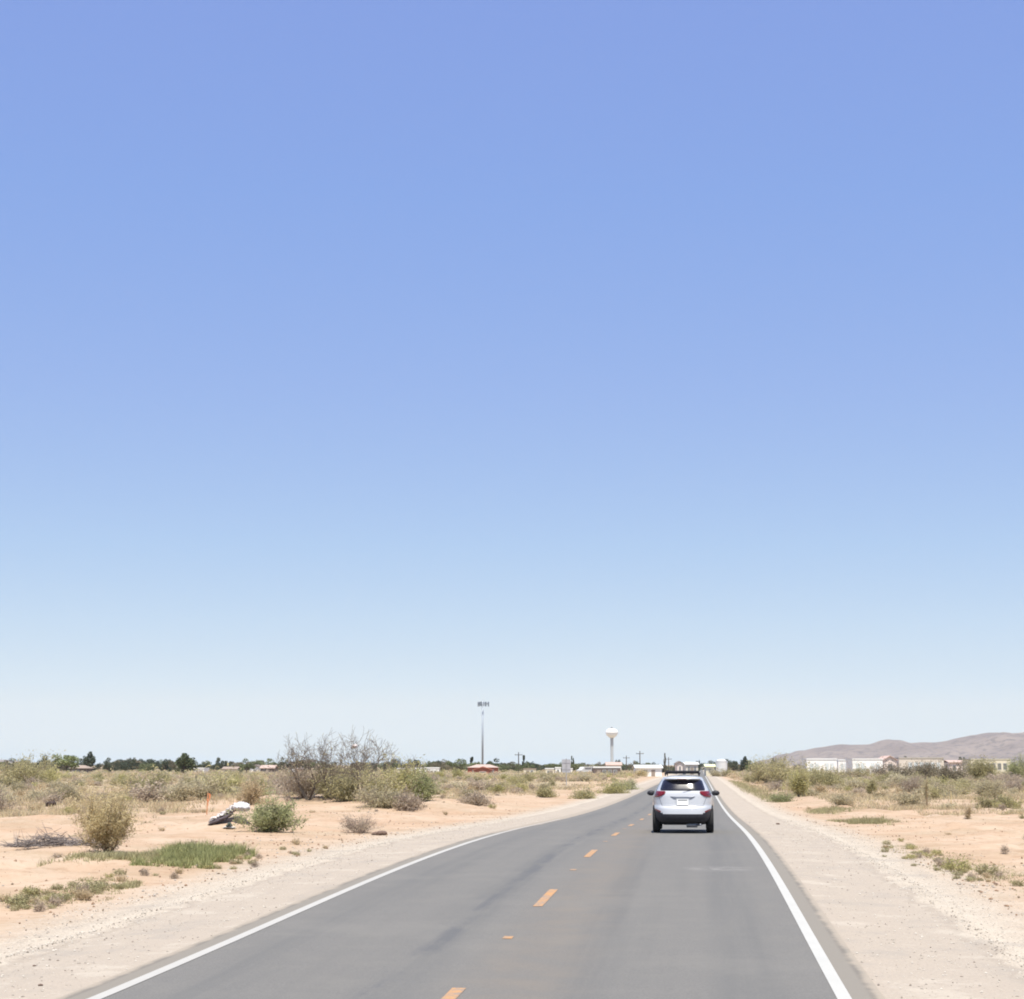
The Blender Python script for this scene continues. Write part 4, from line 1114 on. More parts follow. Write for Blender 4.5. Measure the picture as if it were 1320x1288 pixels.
# the trees of the skyline that stand out, column / top row / width / shape / depth
for (px, top, w, sh, mt, Y, nm, lab) in (
    (30, 976, 26, 'round', LF_TREE, 560, 'broadleaf_tree', 'dark tree just right of the faint far hill at the left edge'),
    (52, 974, 24, 'round', LF_TREE, 560, 'broadleaf_tree', 'dark blue green tree left of the large light green tree'),
    (86, 969, 42, 'round', LF_TREE4, 480, 'broadleaf_tree', 'large light green round tree at the left of the skyline'),
    (116, 969, 22, 'cone', LF_TREE, 540, 'conifer_tree', 'tall dark pointed conifer beside the large light green tree'),
    (138, 977, 20, 'round', LF_TREE, 560, 'broadleaf_tree', 'dark rounded tree right of the tall pointed conifer at left'),
    (158, 980, 20, 'wide', LF_TREE, 580, 'broadleaf_tree', 'low dark tree two along from the tall pointed conifer at left'),
    (171, 975, 12, 'cone', LF_TREE, 580, 'conifer_tree', 'small dark spire tree amid low dark trees at left'),
    (186, 979, 24, 'wide', LF_TREE2, 580, 'broadleaf_tree', 'mid green spreading tree right of the small dark spire'),
    (214, 977, 14, 'cone', LF_TREE, 560, 'conifer_tree', 'small dark conifer just left of the shaggy green tree'),
    (237, 971, 34, 'cone', LF_TREE2, 470, 'shaggy_tree', 'broad shaggy green tree with a spiky top near the left bushes'),
    (262, 981, 22, 'wide', LF_TREE, 560, 'broadleaf_tree', 'low green tree behind the small white roof at left'),
    (291, 979, 6, 'cypress', LF_TREE, 560, 'cypress_tree', 'short upright dark tree between low houses at left'),
    (318, 978, 26, 'round', LF_TREE2, 480, 'broadleaf_tree', 'green round tree left of the low pinkish house'),
    (354, 981, 12, 'round', LF_TREE, 520, 'broadleaf_tree', 'dark round tree right of the low pinkish house'),
    (505, 979, 16, 'round', LF_TREE, 620, 'broadleaf_tree', 'small dark tree seen past the leaning bare mesquite'),
    (535, 976, 18, 'round', LF_TREE, 620, 'broadleaf_tree', 'dark dense tree above the white sheds'),
    (565, 977, 22, 'round', LF_TREE, 620, 'broadleaf_tree', 'dark dome shaped tree right of the white sheds'),
    (594, 975, 36, 'wide', LF_TREE2, 520, 'broadleaf_tree', 'wide green tree left of the red roofed house'),
    (608, 977, 8, 'cypress', LF_TREE, 560, 'cypress_tree', 'dark thin tree over the left end of the red roofed house'),
    (617, 979, 10, 'round', LF_TREE, 640, 'broadleaf_tree', 'small dark tree at the foot of the tall antenna mast'),
    (637, 978, 26, 'round', LF_TREE, 640, 'broadleaf_tree', 'dark dome shaped tree behind the red roofed house'),
    (660, 979, 18, 'wide', LF_TREE, 640, 'broadleaf_tree', 'spreading dark tree left of the thin dark cypress'),
    (674, 975, 6, 'cypress', LF_TREE, 620, 'cypress_tree', 'thin dark cypress left of the grey road sign'),
    (680, 981, 22, 'wide', LF_TREE2, 560, 'broadleaf_tree', 'green tree around the foot of the thin dark cypress'),
    (691, 982, 10, 'round', LF_TREE, 640, 'broadleaf_tree', 'little dark round tree between cypress and white trailers'),
    (712, 981, 26, 'wide', LF_TREE, 640, 'broadleaf_tree', 'dark low spreading tree behind the white trailers'),
    (738, 976, 5, 'cypress', LF_TREE, 620, 'cypress_tree', 'very thin dark cypress right behind the grey road sign'),
    (750, 982, 24, 'wide', LF_TREE2, 640, 'broadleaf_tree', 'green spreading tree left of the water tower'),
    (777, 983, 22, 'wide', LF_TREE, 700, 'broadleaf_tree', 'low dark tree left of the foot of the water tower'),
    (797, 978, 9, 'cone', LF_TREE, 700, 'conifer_tree', 'dark pointed tree right of the foot of the water tower'),
    (815, 981, 11, 'round', LF_TREE3, 560, 'broadleaf_tree', 'brown green tree between the long dark house and the white house'),
    (841, 983, 16, 'wide', LF_TREE3, 640, 'broadleaf_tree', 'brown low tree behind the white house by the road'),
    (857, 973, 4, 'cypress', LF_TREE3, 470, 'poplar_tree', 'tall thin brownish poplar by the left side of the road'),
    (882, 979, 9, 'round', LF_TREE, 560, 'broadleaf_tree', 'dark tree seen over the roof rack of the SUV'),
    (899, 978, 7, 'round', LF_TREE, 640, 'broadleaf_tree', 'dark tree over the right end of the roof rack'),
    (914, 978, 18, 'wide', LF_TREE, 640, 'broadleaf_tree', 'dark tree behind the shed with the pale lime roof'),
    (930, 976, 18, 'round', LF_TREE, 640, 'broadleaf_tree', 'dark tree rising behind the white tank'),
    (946, 978, 16, 'round', LF_TREE, 600, 'broadleaf_tree', 'dark tree just right of the white tank'),
    (961, 975, 16, 'cone', LF_TREE, 560, 'conifer_tree', 'dark pointed tree between white tank and olive mesquite'),
    (968, 980, 18, 'round', LF_TREE4, 500, 'broadleaf_tree', 'mid green tree in front of the pointed tree right of the tank'),
    (997, 977, 8, 'cone', LF_TREE, 600, 'conifer_tree', 'tiny dark conifer above the tallest olive mesquite'),
    (1167, 973, 8, 'cone', LF_TREE, 700, 'conifer_tree', 'tiny dark conifer above the tan long building'),
    (1240, 974, 11, 'cone', LF_TREE, 560, 'conifer_tree', 'small dark conifer left of the cream wall'),
    (1121, 986, 8, 'round', LF_TREE2, 480, 'broadleaf_tree', 'small round green tree before the long white buildings')):
    far_tree(px, top, w, sh, mt, Y, lab, None, nm, rs.randint(100))
# and the even, dark ones between them that nothing tells apart
for i in range(190):
    px = rs.uniform(-60, 860) if i < 168 else rs.uniform(870, 1010)
    if 425 < px < 500 and rs.uniform() < .3: continue
    far_tree(px, rs.uniform(975.5, 982) if px < 420 else rs.uniform(978, 983) if px < 580 else rs.uniform(981, 985), rs.uniform(14, 28), ['round', 'wide'][rs.randint(2)], [LF_TREE, LF_TREE, LF_TREE2, LF_TREE3][rs.randint(4)], rs.uniform(600, 760),
             'low tree in the even dark tree line along the horizon', 'low trees along the horizon', 'distant_tree', rs.randint(100))
for i in range(22):
    px = rs.uniform(1010, 1340)
    far_tree(px, rs.uniform(983.5, 987), rs.uniform(7, 16), 'wide', [LF_TREE, LF_TREE3][rs.randint(2)], rs.uniform(560, 700),
             'low dark tree between the buildings below the hills', 'low trees below the hills', 'distant_tree', rs.randint(100))
# ================================================================== THE TOWN ON THE HORIZON
WHITE_W = plain('whitewashed_wall', (.80, .79, .76), .8, .06, 1)
CREAM_W = plain('cream_stucco', (.66, .60, .46), .85, .07, 1)
TAN_W = plain('tan_stucco', (.62, .56, .48), .85, .08, 1)
PINK_W = plain('pinkish_stucco', (.70, .60, .54), .85, .08, 1)
BROWN_W = plain('dark_brown_siding', (.14, .11, .095), .85, .15, 2)
RED_W = plain('red_brick_wall', (.38, .135, .09), .85, .15, 2)
ROOF_W = plain('white_metal_roof', (.70, .70, .68), .5, .05, 1)
ROOF_T = plain('tan_shingle_roof', (.30, .235, .19), .9, .15, 2)
ROOF_P = plain('pink_tile_roof', (.44, .33, .28), .9, .12, 2)
ROOF_L = plain('pale_lime_metal_roof', (.58, .60, .40), .6, .08, 1)
ROOF_B = plain('brown_shingle_roof', (.17, .135, .115), .9, .15, 2)
GLASS_D = plain('dark_window_glass', (.17, .17, .17), .2, .2, 2, spec=.5)
GLASS_B = plain('pale_blue_window_glass', (.60, .65, .66), .25, .15, 2, spec=.5)
DOOR = plain('weathered_door', (.28, .23, .19), .7, .1, 3)
FRAME = plain('white_window_frame', (.5, .5, .49), .6, .05, 3)
rs = np.random.RandomState(12)
def house(name, px0, px1, eave, ridge, Y, wallm, roofm, label, cat='house', style='gable_x', depth=8.0, glass=None, nwin=3, over=.35, group=None):
    """walls seen between two photo columns; eave and ridge are photo rows; the foot stands on the ground"""
    x0, x1 = at(px0, Y)[0], at(px1, Y)[0]; cx = (x0 + x1)/2; w = x1 - x0
    z = ghf(cx, Y) - .2; he = zrow(eave, Y) - z; hr = zrow(ridge, Y) - z
    r = empty(name, (cx, Y, z), 0); hw = w/2
    MB().box(-hw, hw, 0, depth, 0, he).build('wall', wallm, r)
    m = MB(); o = over
    if style == 'flat':
        m.box(-hw - .1, hw + .1, -.1, depth + .1, he + .004, max(he + .15, hr))
    elif style == 'gable_x':       # ridge runs left to right
        a = [(-hw-o, -o, he-.05), (hw+o, -o, he-.05), (hw+o, depth/2, hr), (-hw-o, depth/2, hr), (-hw-o, depth+o, he-.05), (hw+o, depth+o, he-.05)]
        b = [(p[0], p[1], p[2] + .14) for p in a]
        m.add(a + b, [(3,2,1,0), (5,2,3,4)[::1], (6,7,8,9), (9,8,11,10), (0,1,7,6), (4,10,11,5), (0,6,9,3), (3,9,10,4), (1,2,8,7), (2,5,11,8)])
    elif style == 'gable_y':       # gable end faces us
        a = [(-hw-o, -o, he-.05), (0, -o, hr), (hw+o, -o, he-.05), (-hw-o, depth+o, he-.05), (0, depth+o, hr), (hw+o, depth+o, he-.05)]
        b = [(p[0], p[1], p[2] + .16) for p in a]
        m.add(a + b, [(0,1,4,3), (1,2,5,4), (9,10,7,6), (10,11,8,7), (0,6,7,1), (1,7,8,2), (3,4,10,9), (4,5,11,10), (0,3,9,6), (2,8,11,5)])
        gm_ = MB(); gm_.add([(-hw, .02, he), (hw, .02, he), (0, .02, hr - .03), (-hw, .25, he), (hw, .25, he), (0, .25, hr - .03)], [(0,1,2), (5,4,3), (0,3,4,1), (1,4,5,2), (2,5,3,0)])
        gm_.build('gable', wallm, r)
    elif style == 'hip':
        k = min(w*.28, depth*.5)
        a = [(-hw-o, -o, he), (hw+o, -o, he), (hw+o, depth+o, he), (-hw-o, depth+o, he), (-hw+k, depth/2, hr), (hw-k, depth/2, hr)]
        m.add(a, [(3,2,1,0), (0,1,5,4), (1,2,5), (2,3,4,5), (3,0,4)])
    m.build('roof', roofm, r)
    if nwin:
        sl = np.linspace(-hw, hw, nwin + 2)[1:-1]; dk = rs.randint(nwin) if nwin > 1 else -1
        for k, sx in enumerate(sl):
            ww = min(1.3, w/(nwin + 1)*.6)
            if k == dk:
                MB().box(sx - .45, sx + .45, -.05, .03, .12, min(2.15, he*.8)).build('door', DOOR, r)
            else:
                zt = he*.78; zb = he*.42
                f = MB().box(sx - ww/2 - .07, sx + ww/2 + .07, -.04, .02, zb - .07, zt + .07).build('window', FRAME, r)
                MB().box(sx - ww/2, sx + ww/2, -.055, -.035, zb, zt).build('pane', glass or GLASS_D, f)
    return tag(r, label, cat, group)
house('house', 90, 111, 990.5, 986.5, 500, BROWN_W, ROOF_T, 'low brown house with a tan roof under the large light green tree', style='hip')
house('trailer', 250, 263, 991, 989.8, 480, WHITE_W, ROOF_W, 'small white trailer right of the shaggy green tree', 'trailer', 'flat', nwin=2)
house('house', 287, 305, 991.5, 989, 520, TAN_W, ROOF_T, 'low tan house under the short upright dark tree', style='gable_x')
house('house', 322, 335, 990, 986.5, 500, WHITE_W, ROOF_B, 'small white house with a brown roof left of the low pinkish house', style='gable_y', nwin=1)
house('house', 336, 353, 990.5, 987, 490, BROWN_W, ROOF_P, 'low pinkish roofed house left of the bare mesquites')
house('shed', 372, 380, 992.5, 991.5, 420, WHITE_W, ROOF_W, 'tiny white shed glimpsed through the left bare mesquite', 'shed', 'flat', 3, nwin=1)
house('shed', 383, 389, 992, 990.5, 420, RED_W, ROOF_B, 'tiny red shed glimpsed through the left bare mesquite', 'shed', 'gable_x', 3, nwin=1)
house('shed', 512, 522, 991.5, 990.2, 430, CREAM_W, ROOF_W, 'small cream shed left of the two white sheds', 'shed', 'flat', 4, nwin=1)
house('shed', 529, 545, 991, 989.8, 430, WHITE_W, ROOF_W, 'left one of two white sheds right of the mesquite thicket', 'shed', 'flat', 5, nwin=2)
house('shed', 547, 566, 990.6, 989.2, 430, WHITE_W, ROOF_W, 'right one of two white sheds right of the mesquite thicket', 'shed', 'flat', 5, nwin=3)
house('house', 603, 642, 989.5, 985.5, 460, RED_W, ROOF_P, 'red brick house with a broad pinkish roof at the foot of the antenna mast', style='hip', depth=11, nwin=4)
house('porch', 611, 634, 993, 988.8, 452, RED_W, plain('rust_red_metal_roof', (.40, .14, .09), .7, .12, 2), 'rust red gabled shelter in front of the red brick house', 'shelter', 'gable_y', 4, nwin=1)
house('trailer', 675, 691, 992, 990.6, 480, CREAM_W, ROOF_T, 'tan trailer below the thin dark cypress', 'trailer', 'flat', 3.5, nwin=2)
house('trailer', 703, 714, 991.6, 990.2, 470, CREAM_W, ROOF_W, 'cream trailer nearest the left of the grey road sign', 'trailer', 'flat', 3.5, nwin=2)
house('trailer', 716, 723, 990.5, 988.9, 500, WHITE_W, ROOF_W, 'small white trailer partly behind the grey road sign', 'trailer', 'flat', 3.5, nwin=1)
house('trailer', 731, 738, 991.6, 990.4, 480, WHITE_W, ROOF_W, 'small white trailer just right of the grey road sign', 'trailer', 'flat', 3.5, nwin=1)
house('house', 765, 800, 990.2, 988.2, 430, BROWN_W, ROOF_W, 'long dark brown house with a flat white roof below the water tower', style='flat', depth=9, nwin=4, over=.4)
house('house', 782, 801, 986.5, 983, 640, PINK_W, ROOF_P, 'pinkish house behind the long dark brown house', style='gable_x', nwin=3)
house('house', 820, 853, 990.2, 986.8, 430, WHITE_W, ROOF_W, 'white house with a white roof left of the SUV', style='gable_x', depth=9, nwin=2)
house('house', 873, 880, 985, 982, 520, PINK_W, ROOF_B, 'narrow pinkish house seen above the left end of the roof rack', style='gable_y', depth=7, nwin=1)
house('house', 884, 900, 985.5, 983, 500, TAN_W, ROOF_W, 'pale tan house seen above the roof rack of the SUV', style='gable_x', nwin=3)
house('shed', 910, 921, 988.5, 985.8, 440, CREAM_W, ROOF_L, 'little shed with a pale lime roof left of the white tank', 'shed', 'gable_x', 4, nwin=1)
house('long_building', 1040, 1079, 979.5, 977.6, 470, WHITE_W, ROOF_W, 'left one of three long white buildings below the hills', 'building', 'flat', 9, GLASS_B, 5)
house('long_building', 1080.5, 1101, 980.6, 978.8, 480, WHITE_W, ROOF_W, 'middle one of three long white buildings, the lowest roof', 'building', 'flat', 9, GLASS_B, 3)
house('long_building', 1099, 1138, 979.4, 977.8, 460, WHITE_W, ROOF_W, 'right one of three long white buildings, next to the pink gabled house', 'building', 'flat', 9, GLASS_B, 5)
house('house', 1139, 1156, 980.5, 975, 470, PINK_W, plain('salmon_tile_roof', (.50, .36, .31), .9, .12, 2), 'pink gabled house between white and tan long buildings', style='gable_y', depth=9, nwin=1)
house('long_building', 1159, 1217, 978, 976.4, 480, TAN_W, plain('pale_tan_roof', (.41, .38, .33), .8, .06, 1), 'long pale tan flat roofed building behind the brown mesquites', 'building', 'flat', 10, GLASS_B, 7)
house('house', 1224, 1249, 983, 980.5, 500, PINK_W, ROOF_P, 'low pinkish house beside the small dark conifer', style='gable_x', nwin=3)
house('long_building', 1252, 1303, 979.5, 978.2, 470, CREAM_W, plain('cream_parapet', (.50, .47, .37), .8, .06, 1), 'long cream building half hidden by the big green bushes', 'building', 'flat', 9, GLASS_D, 6)

# ---- white vehicles parked among the trailers
def parked_van(px, Y, L_, label):
    x, y, z = at(px, Y); r = empty('parked_van', (x, y, z + .02), .75)
    prof = [(0, .35), (0, 1.0), (.25, 1.1), (.9, 1.25), (1.5, 1.95), (L_ - .1, 2.0), (L_, 1.7), (L_, .35)]
    n = len(prof); vs = [(p[0] - L_/2, s*.9, p[1]) for s in (-1, 1) for p in prof]
    mesh_obj('body', vs, [tuple(range(n)), tuple(range(2*n-1, n-1, -1))] + [(k, n + k, n + (k+1) % n, (k+1) % n) for k in range(n)], FRAME, r)
    MB().box(1.7 - L_/2, L_/2 - .3, -.915, -.90, 1.2, 1.75).build('window', GLASS_D, r)
    for wx in (.9, L_ - .9):
        for s in (-1, 1): MB().tube((wx - L_/2, s*.72, .33), (wx - L_/2, s*.93, .33), .33, n=14).build('wheel', DOOR, r)
    tag(r, label, 'van')
parked_van(753, 520, 4.6, 'white van parked in the scrub left of the long dark brown house')

# ---- white tank
x, y, z = at(930, 440); tz = zrow(980.5, 440) - z
t_ = empty('storage_tank', (x, y, z - .2)); R_ = 7.4/ppm(440)
MB().lathe([(R_, 0), (R_, tz - .2), (R_*1.02, tz - .18), (R_*1.02, tz)], 40).build('shell', plain('white_tank_paint', (.62, .62, .61), .5, .04, 1), t_)
MB().lathe([(R_*1.01, tz + .004), (R_*.75, tz + .32), (R_*.4, tz + .5), (.05, tz + .55)], 40).build('roof', ROOF_W, t_, True)
MB().box(-R_*1.35, -R_*.62, -R_*.9, R_*.2, 0, tz*.34).build('pump_house', WHITE_W, t_)
tag(t_, 'white round storage tank with a domed top right of the road', 'tank')

# ---- water tower far off
YT = 2100; x, y, z = at(789, YT); s = YT/FPX
wt = empty('water_tower', (x, y, z)); zr = lambda row: zrow(row, YT) - z
TW = plain('white_tower_paint', (.78, .79, .78), .5, .05, .2)
MB().lathe([(3.2*s, -1), (2.3*s, 3), (1.9*s, 8), (1.85*s, zr(966)), (2.0*s, zr(953)), (2.3*s, zr(951.5))], 40).build('column', plain('pale_grey_tower_paint', (.40, .42, .42), .6, .05, .2), wt, True)
MB().lathe([(2.3*s, zr(951.5) + .02), (4.4*s, zr(950)), (6.6*s, zr(948)), (7.7*s, zr(946)), (8.1*s, zr(944.2)), (7.8*s, zr(942.6)), (6.6*s, zr(941)), (4.6*s, zr(939.8)), (2*s, zr(939.2)), (.1, zr(939))], 48).build('tank', TW, wt, True)
MB().lathe([(1.5*s, zr(939.3)), (1.5*s, zr(938.2)), (1.0*s, zr(937.6)), (.1, zr(937.2))], 20).build('vent', GLASS_D, wt)
MB().lathe([(8.2*s, zr(944.6)), (8.35*s, zr(944.5)), (8.35*s, zr(944.0)), (8.2*s, zr(943.9))], 48).build('catwalk', TW, wt)
tag(wt, 'white single column water tower with a bulging tank on the horizon', 'water tower')

# ---- antenna mast
YM = 800; x, y, z = at(622, YM); am = empty('antenna_mast', (x, y, z)); zr = lambda row: zrow(row, YM) - z
GALV = plain('galvanised_mast_steel', (.19, .22, .26), .5, .08, .5, metal=.2)
MB().tube((0, 0, -.5), (0, 0, zr(903.5)), .50, .34, 14).build('pole', plain('pale_galvanised_pole', (.33, .37, .42), .5, .06, .5, metal=.1), am, True)
fr = MB()
for k in range(3):
    a0, a1 = 2*pi*k/3 + .3, 2*pi*(k+1)/3 + .3
    for zz in (zr(906.3), zr(907.6)):
        fr.tube((2.9*cos(a0), 2.9*sin(a0), zz), (2.9*cos(a1), 2.9*sin(a1), zz), .07, n=6)
        fr.tube((0, 0, zz - .6), (2.9*cos(a0), 2.9*sin(a0), zz), .08, n=6)
fr.build('platform', GALV, am)
for k in range(3):
    a0, a1 = 2*pi*k/3 + .3, 2*pi*(k+1)/3 + .3
    for q in (.04, .33, .62, .9):
        px_, py_ = 3.0*(cos(a0)*(1-q) + cos(a1)*q), 3.0*(sin(a0)*(1-q) + sin(a1)*q)
        b_ = MB().box(-.17, .17, -.1, .1, -1.2, .85).build('antenna_panel', GALV, am); b_.location = (px_, py_, zr(907.2)); b_.rotation_euler = (0, 0, (a0 + a1)/2 + pi/2)
MB().tube((0, 0, zr(903.5)), (0, 0, zr(901.5)), .05, .03, 6).build('lightning_rod', GALV, am)
tag(am, 'tall grey cell antenna mast crowned by a ring of panels', 'antenna mast')

# ---- utility poles
def pole(px, top, Y, label):
    x, y, z = at(px, Y); h = zrow(top, Y) - z; r = empty('utility_pole', (x, y, z - .3))
    MB().tube((0, 0, 0), (0, 0, h), .2, .13, 8).build('post', BARK_DARK, r)
    MB().box(-1.2, 1.2, -.2, -.12, h - .9, h - .72).build('crossarm', BARK_DARK, r)
    for q in (-1.05, 0, 1.05): MB().tube((q, -.16, h - .72), (q, -.16, h - .5), .07, .05, 6).build('insulator', GALV, r)
    tag(r, label, 'utility pole')
pole(668.5, 968.5, 560, 'thin dark utility pole left of the thin dark cypress')
pole(807.5, 973, 640, 'shorter utility pole right of the water tower')
pole(825, 967, 560, 'taller utility pole between the water tower and the SUV')
pole(862, 975, 700, 'utility pole right of the tall thin poplar')

# ---- grey back of a road sign
p = on_ground(730, 1013); sg_ = empty('road_sign', p, .1); k = 1/ppm(p[1])
SG = plain('bare_aluminium_sign_back', (.44, .44, .46), .45, .06, 3, metal=.3)
h0, h1 = zrow(996, p[1]) - p[2], zrow(979, p[1]) - p[2]
m = MB(); m.box(-.56, .56, -.012, 0, h0, h1); m.build('sign_panel', SG, sg_)
for q in (.25, .75): MB().box(-.5, .5, -.05, -.0125, h0 + (h1-h0)*q - .03, h0 + (h1-h0)*q + .03).build('brace', SG, sg_)
MB().box(-.045, .045, -.14, -.051, -.2, h1 + .12).build('post', plain('galvanised_sign_post', (.36, .36, .38), .5, .06, 3, metal=.3), sg_)
tag(sg_, 'grey back of a road sign on a post left of the road', 'road sign')
# ================================================================== RUBBISH, STAKES, STONES
DIRTY_WHITE, _nt, _b = new_mat('dirty_white_padding')
_tc = N(_nt, 'ShaderNodeTexCoord')
L(_nt, ramp(_nt, noise(_nt, _tc.outputs['Object'], 5.5, 5, .7), [(.40, (.055, .045, .045)), (.47, (.30, .25, .225)), (.53, (.56, .53, .52))]), _b.inputs['Base Color']); _b.inputs['Roughness'].default_value = .9
HEAP_SHADE = plain('dark_painted_shade', (.075, .06, .065), .9, .3, 7)  # near-black colour for the shade beneath the mattress
RUSTY = plain('rusty_dark_scrap', (.055, .038, .034), .8, .3, 9, bump=.4)
def lump(name, P, rad, mat, parent=None, seed=0, nu=26, nv=14, squash=1.0, rough=.22):
    """lumpy, pillow-like closed body swept along a path P with radii rad"""
    rs = np.random.RandomState(seed); P = np.array(P, float); n = len(P)
    t = np.linspace(0, n - 1, nu); C = np.stack([np.interp(t, range(n), P[:, k]) for k in range(3)], 1); Rr = np.interp(t, range(n), rad)
    vs = []
    for i in range(nu):
        d = C[min(i+1, nu-1)] - C[max(i-1, 0)]; d /= np.linalg.norm(d); a = np.cross(d, [0, 0, 1]); a /= np.linalg.norm(a); b = np.cross(a, d)
        e = sqrt(max(.05, 1 - abs(2*i/(nu-1) - 1)**6))
        for k in range(nv):
            q = 2*pi*k/nv; f = 1 + rough*(float(vnoise(i*.55 + seed*7, k*.9, seed)) - .5)*2
            vs.append(C[i] + (a*cos(q)*1.35 + b*sin(q)*squash)*Rr[i]*e*f)
    fs = [(i*nv+k, i*nv+(k+1) % nv, (i+1)*nv+(k+1) % nv, (i+1)*nv+k) for i in range(nu-1) for k in range(nv)] + [tuple(range(nv-1, -1, -1)), tuple((nu-1)*nv + k for k in range(nv))]
    return mesh_obj(name, vs, fs, mat, parent, True)
p = on_ground(293, 1060); k = 1/ppm(p[1]); Yp = p[1]
def rel(px, py, dy=0.0):
    return ((px - 293)*k, dy, zrow(py, Yp) - p[2])
mt = empty('old_mattress', p)
lump('padding', [rel(269, 1060), rel(280, 1054, .05), rel(291, 1048, .1), rel(301, 1041, .15), rel(310, 1036.5, .2)], [.09, .12, .11, .14, .12], DIRTY_WHITE, mt, 3, nu=44, nv=20, squash=.75, rough=.6)
lump('underside', [rel(269, 1063, -.13), rel(281, 1058.5, -.12), rel(292, 1053, -.1), rel(301, 1048, -.05)], [.05, .10, .09, .05], HEAP_SHADE, mt, 5, squash=.7, rough=.3)  # dark lump below the padding, standing in for its shadow
tag(mt, 'torn dirty white mattress with painted shade beneath it, slumped over the sand heap', 'mattress')
o = lump('white_sack', [rel(300, 1042.5, -.05), rel(308, 1040, -.06), rel(316, 1041, -.05), rel(321, 1044, 0)], [.08, .16, .17, .08], plain('white_plastic_sack', (.58, .57, .58), .5, .05, 6, bump=.3), None, 8, squash=.8, rough=.55)
o.location = p; tag(o, 'bright white crumpled sack on top of the rubbish heap', 'sack')
q = on_ground(296, 1069); k2 = 1/ppm(q[1])
o = lump('plastic_sheet', [(-.22, 0, .03), (-.08, .03, .06), (.06, -.02, .035), (.2, .02, .05)], [.05, .09, .08, .05], plain('white_plastic_scrap', (.52, .53, .50), .6, .08, 8), None, 11, squash=.35, rough=.5)
o.location = q; tag(o, 'flat white plastic scrap on the sand below the mattress', 'plastic scrap')
o = lump('rag', [(-.1, -.12, .08), (0, -.08, .15), (.1, -.1, .09)], [.03, .06, .03], plain('dark_green_rag', (.07, .085, .07), .8, .2, 8), None, 12, squash=.8, rough=.5)
o.location = q; tag(o, 'small dark greenish rag lying on the flat white plastic scrap', 'rag')
q = on_ground(65, 1040); k2 = 1/ppm(q[1])
o = lump('scrap_metal', [(-7*k2, 0, 3*k2), (-3*k2, .05, 3.6*k2), (2*k2, 0, 3.6*k2), (7*k2, .04, 4*k2)], [3*k2, 3.4*k2, 3.4*k2, 3*k2], RUSTY, None, 14, squash=.9, rough=.35)
o.location = q; tag(o, 'black rusty lump of scrap lying on the bare sand at the far left', 'scrap metal')
ROCK = plain('dark_brown_stone', (.16, .11, .085), .9, .25, 12, bump=.4)
for i, (px, py, w, lab) in enumerate(((484, 1077, 5, 'left one of two dark stones beside the purplish dead shrub'), (492, 1077, 7, 'right larger one of two dark stones beside the purplish dead shrub'), (181, 1124, 2.5, 'small dark stone on the sand left of the bright green grass'), (52, 1272, 3, 'dark pebble on the left gravel near the bottom edge'), (44, 1247, 2, 'small dark pebble on the left gravel'), (1284, 1141, 2.6, 'purplish stone among the weeds right of the road'), (1003, 1063, 2.5, 'pale stone lying on the right shoulder beyond the SUV'))):
    q = on_ground(px, py); k2 = 1/ppm(q[1])
    o = lump('stone', [(-w*k2, 0, .8*w*k2*.4), (0, .02, .45*w*k2), (w*k2, 0, .35*w*k2)], [w*k2*.4, w*k2*.55, w*k2*.35], ROCK, None, 20 + i, 14, 9, .8, .4)
    o.location = q; tag(o, lab, 'stone', 'loose stones')
# ---- stakes
def stake(px, py0, py1, wood, label, ribbon=None):
    q = on_ground(px, py0); h = zrow(py1, q[1]) - q[2]; r = empty('survey_stake', q, .3); r.rotation_euler[1] = .03
    MB().box(-.025, .025, -.012, .012, -.1, h).build('post', wood, r)
    if ribbon:
        m = MB(); m.box(-.033, .033, -.02, .02, h*.62, h*.72)
        rb = m.build('ribbon', ribbon, r)
        vs = []
        for j in range(9):
            t = j/8; vs += [(.035 + .05*sin(t*5), .01*sin(t*9) - .005, h*(.98 - .55*t)), (.10 + .05*sin(t*5 + .6), .015*cos(t*7), h*(.96 - .55*t))]
        tl = mesh_obj('ribbon_tail', vs, [(2*j, 2*j+1, 2*j+3, 2*j+2) for j in range(8)], ribbon, rb); md = tl.modifiers.new('thickness', 'SOLIDIFY'); md.thickness = .004
    tag(r, label, 'stake')
WOOD = plain('pale_stake_wood', (.42, .36, .26), .8, .1, 9)
stake(266.5, 1050, 1022, plain('orange_painted_stake', (.52, .24, .12), .7, .1, 9), 'orange ribboned survey stake left of the rubbish heap', plain('orange_flagging_ribbon', (.62, .22, .10), .6, .05, 9))
stake(49, 1017, 999, WOOD, 'pale thin stake in front of the huge mesquite at left')
stake(1226, 1041, 1020, plain('yellowish_stake', (.50, .40, .20), .8, .08, 9), 'pale yellowish stake right of the spiky yucca')
# ---- scrap snagged high in the bare mesquite
q = on_ground(456, 1033)
o = lump('snagged_rag', [(-.18, 0, -.05), (-.05, .02, .03), (.08, 0, .06), (.16, .02, -.02)], [.04, .09, .10, .04], plain('pale_pink_plastic', (.60, .54, .53), .6, .06, 7), None, 31, squash=1.1, rough=.4)
o.location = (q[0], q[1] - .1, zrow(963, q[1])); tag(o, 'pale pinkish rag snagged among the top branches of the forked mesquite', 'rag')
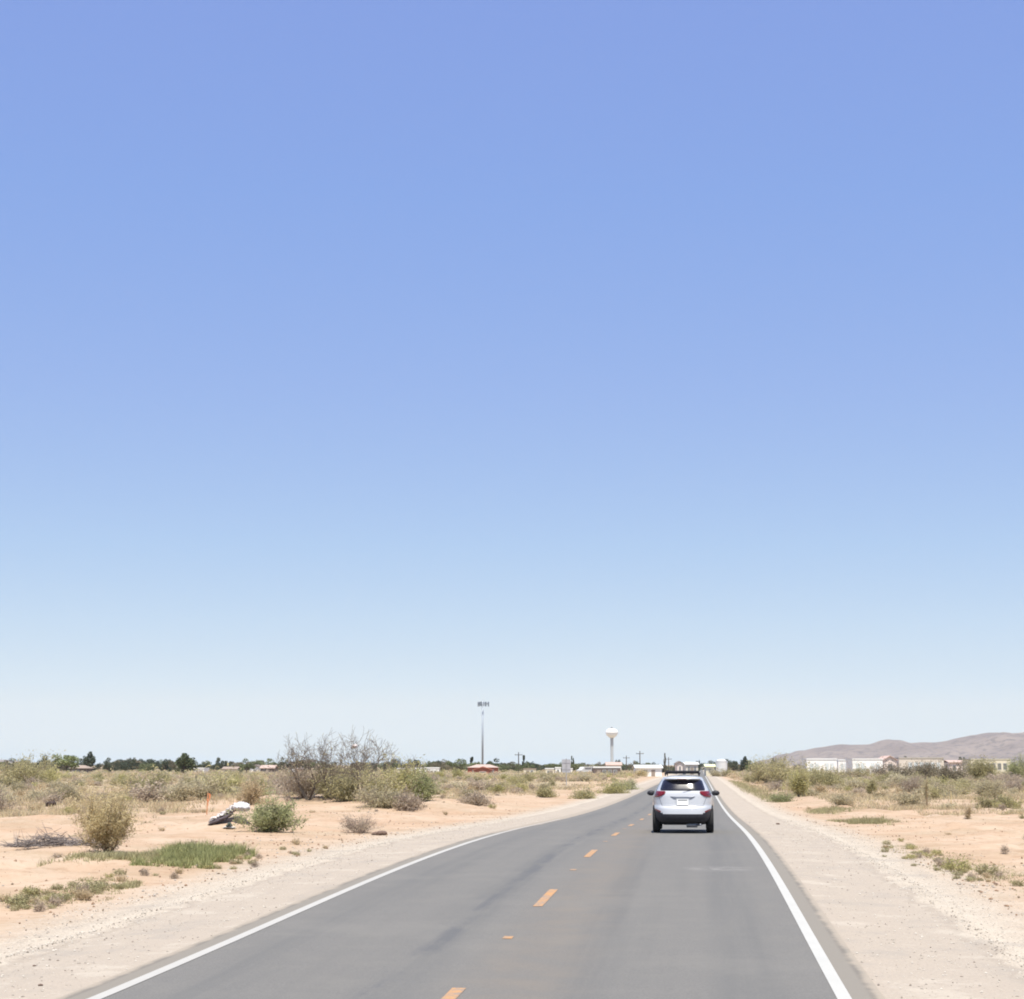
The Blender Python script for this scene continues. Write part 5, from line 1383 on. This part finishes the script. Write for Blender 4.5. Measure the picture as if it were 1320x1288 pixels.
# ---- gravel and litter nobody could count
def stones(name, n, pts_fn, smin, smax, mats, seed, label):
    rs = np.random.RandomState(seed); X, Y = pts_fn(rs, n); n = len(X); Z = gh(X, Y)
    base = np.array([(1,0,0), (0,1,0), (-1,0,0), (0,-1,0), (0,0,.8), (0,0,-.6)], float); F = np.array([(0,1,4), (1,2,4), (2,3,4), (3,0,4), (1,0,5), (2,1,5), (3,2,5), (0,3,5)])
    s = smin*(smax/smin)**(rs.uniform(size=(n, 1, 1))**2.2)
    v = base[None]*s*rs.uniform(.55, 1.3, (n, 6, 3))
    a = rs.uniform(0, 2*pi, n); ca, sa = np.cos(a)[:, None], np.sin(a)[:, None]
    vx = v[..., 0]*ca - v[..., 1]*sa; vy = v[..., 0]*sa + v[..., 1]*ca
    V = np.stack([vx + X[:, None], vy + Y[:, None], v[..., 2] + Z[:, None] + s[:, :, 0]*.25], -1)
    sel = rs.randint(len(mats), size=n); fs = [(F[None] + (np.where(sel == j)[0]*6)[:, None, None]).reshape(-1, 3) for j in range(len(mats))]
    tag(link(name, fast_mesh(name, V.reshape(-1, 3), fs, mats)), label, 'gravel' if 'gravel' in name else 'litter', kind='stuff')
ST1 = plain('pale_gravel_stone', (.36, .32, .275), .9, .2, 20); ST2 = plain('grey_gravel_stone', (.25, .215, .18), .9, .2, 20); ST3 = plain('white_gravel_stone', (.50, .46, .40), .9, .1, 20); CL = plain('brown_earth_clod', (.24, .155, .10), .95, .2, 20); LI = plain('dry_litter', (.20, .155, .105), .95, .25, 20)
def shoulder_pts(rs, n):
    v = 11*(80/11.)**rs.uniform(size=n); u = rs.choice([-1, 1], n)*(3.98 + 3.4*rs.uniform(size=n)**.8); u = u + np.sign(u)*np.where(rs.uniform(size=n) < .4, 0, 0)
    ridge = rs.uniform(size=n) < .35; u = np.where(ridge, np.sign(u)*(5.9 + rs.normal(size=n)*.16), u)
    return xy_of(u, v)
stones('roadside_gravel', 26000, shoulder_pts, .005, .021, [ST1, ST3, ST1, ST2, ST3], 3, 'loose crushed stones strewn over both gravel shoulders')
def sand_pts(rs, n):
    v = 18*(130/18.)**rs.uniform(size=n); side = rs.choice([-1, 1], n); u = side*(6.8 + 30*rs.uniform(size=n)**1.4)
    x, y = xy_of(u, v); k = (np.abs(x) < .33*y) & (vnoise(x/3, y/3, 41) > rs.uniform(.2, .8, n)); return x[k], y[k]
stones('sand_litter', 30000, sand_pts, .010, .045, [CL, LI, CL, ST1], 4, 'clods, twigs and dry litter strewn over the bare sand')
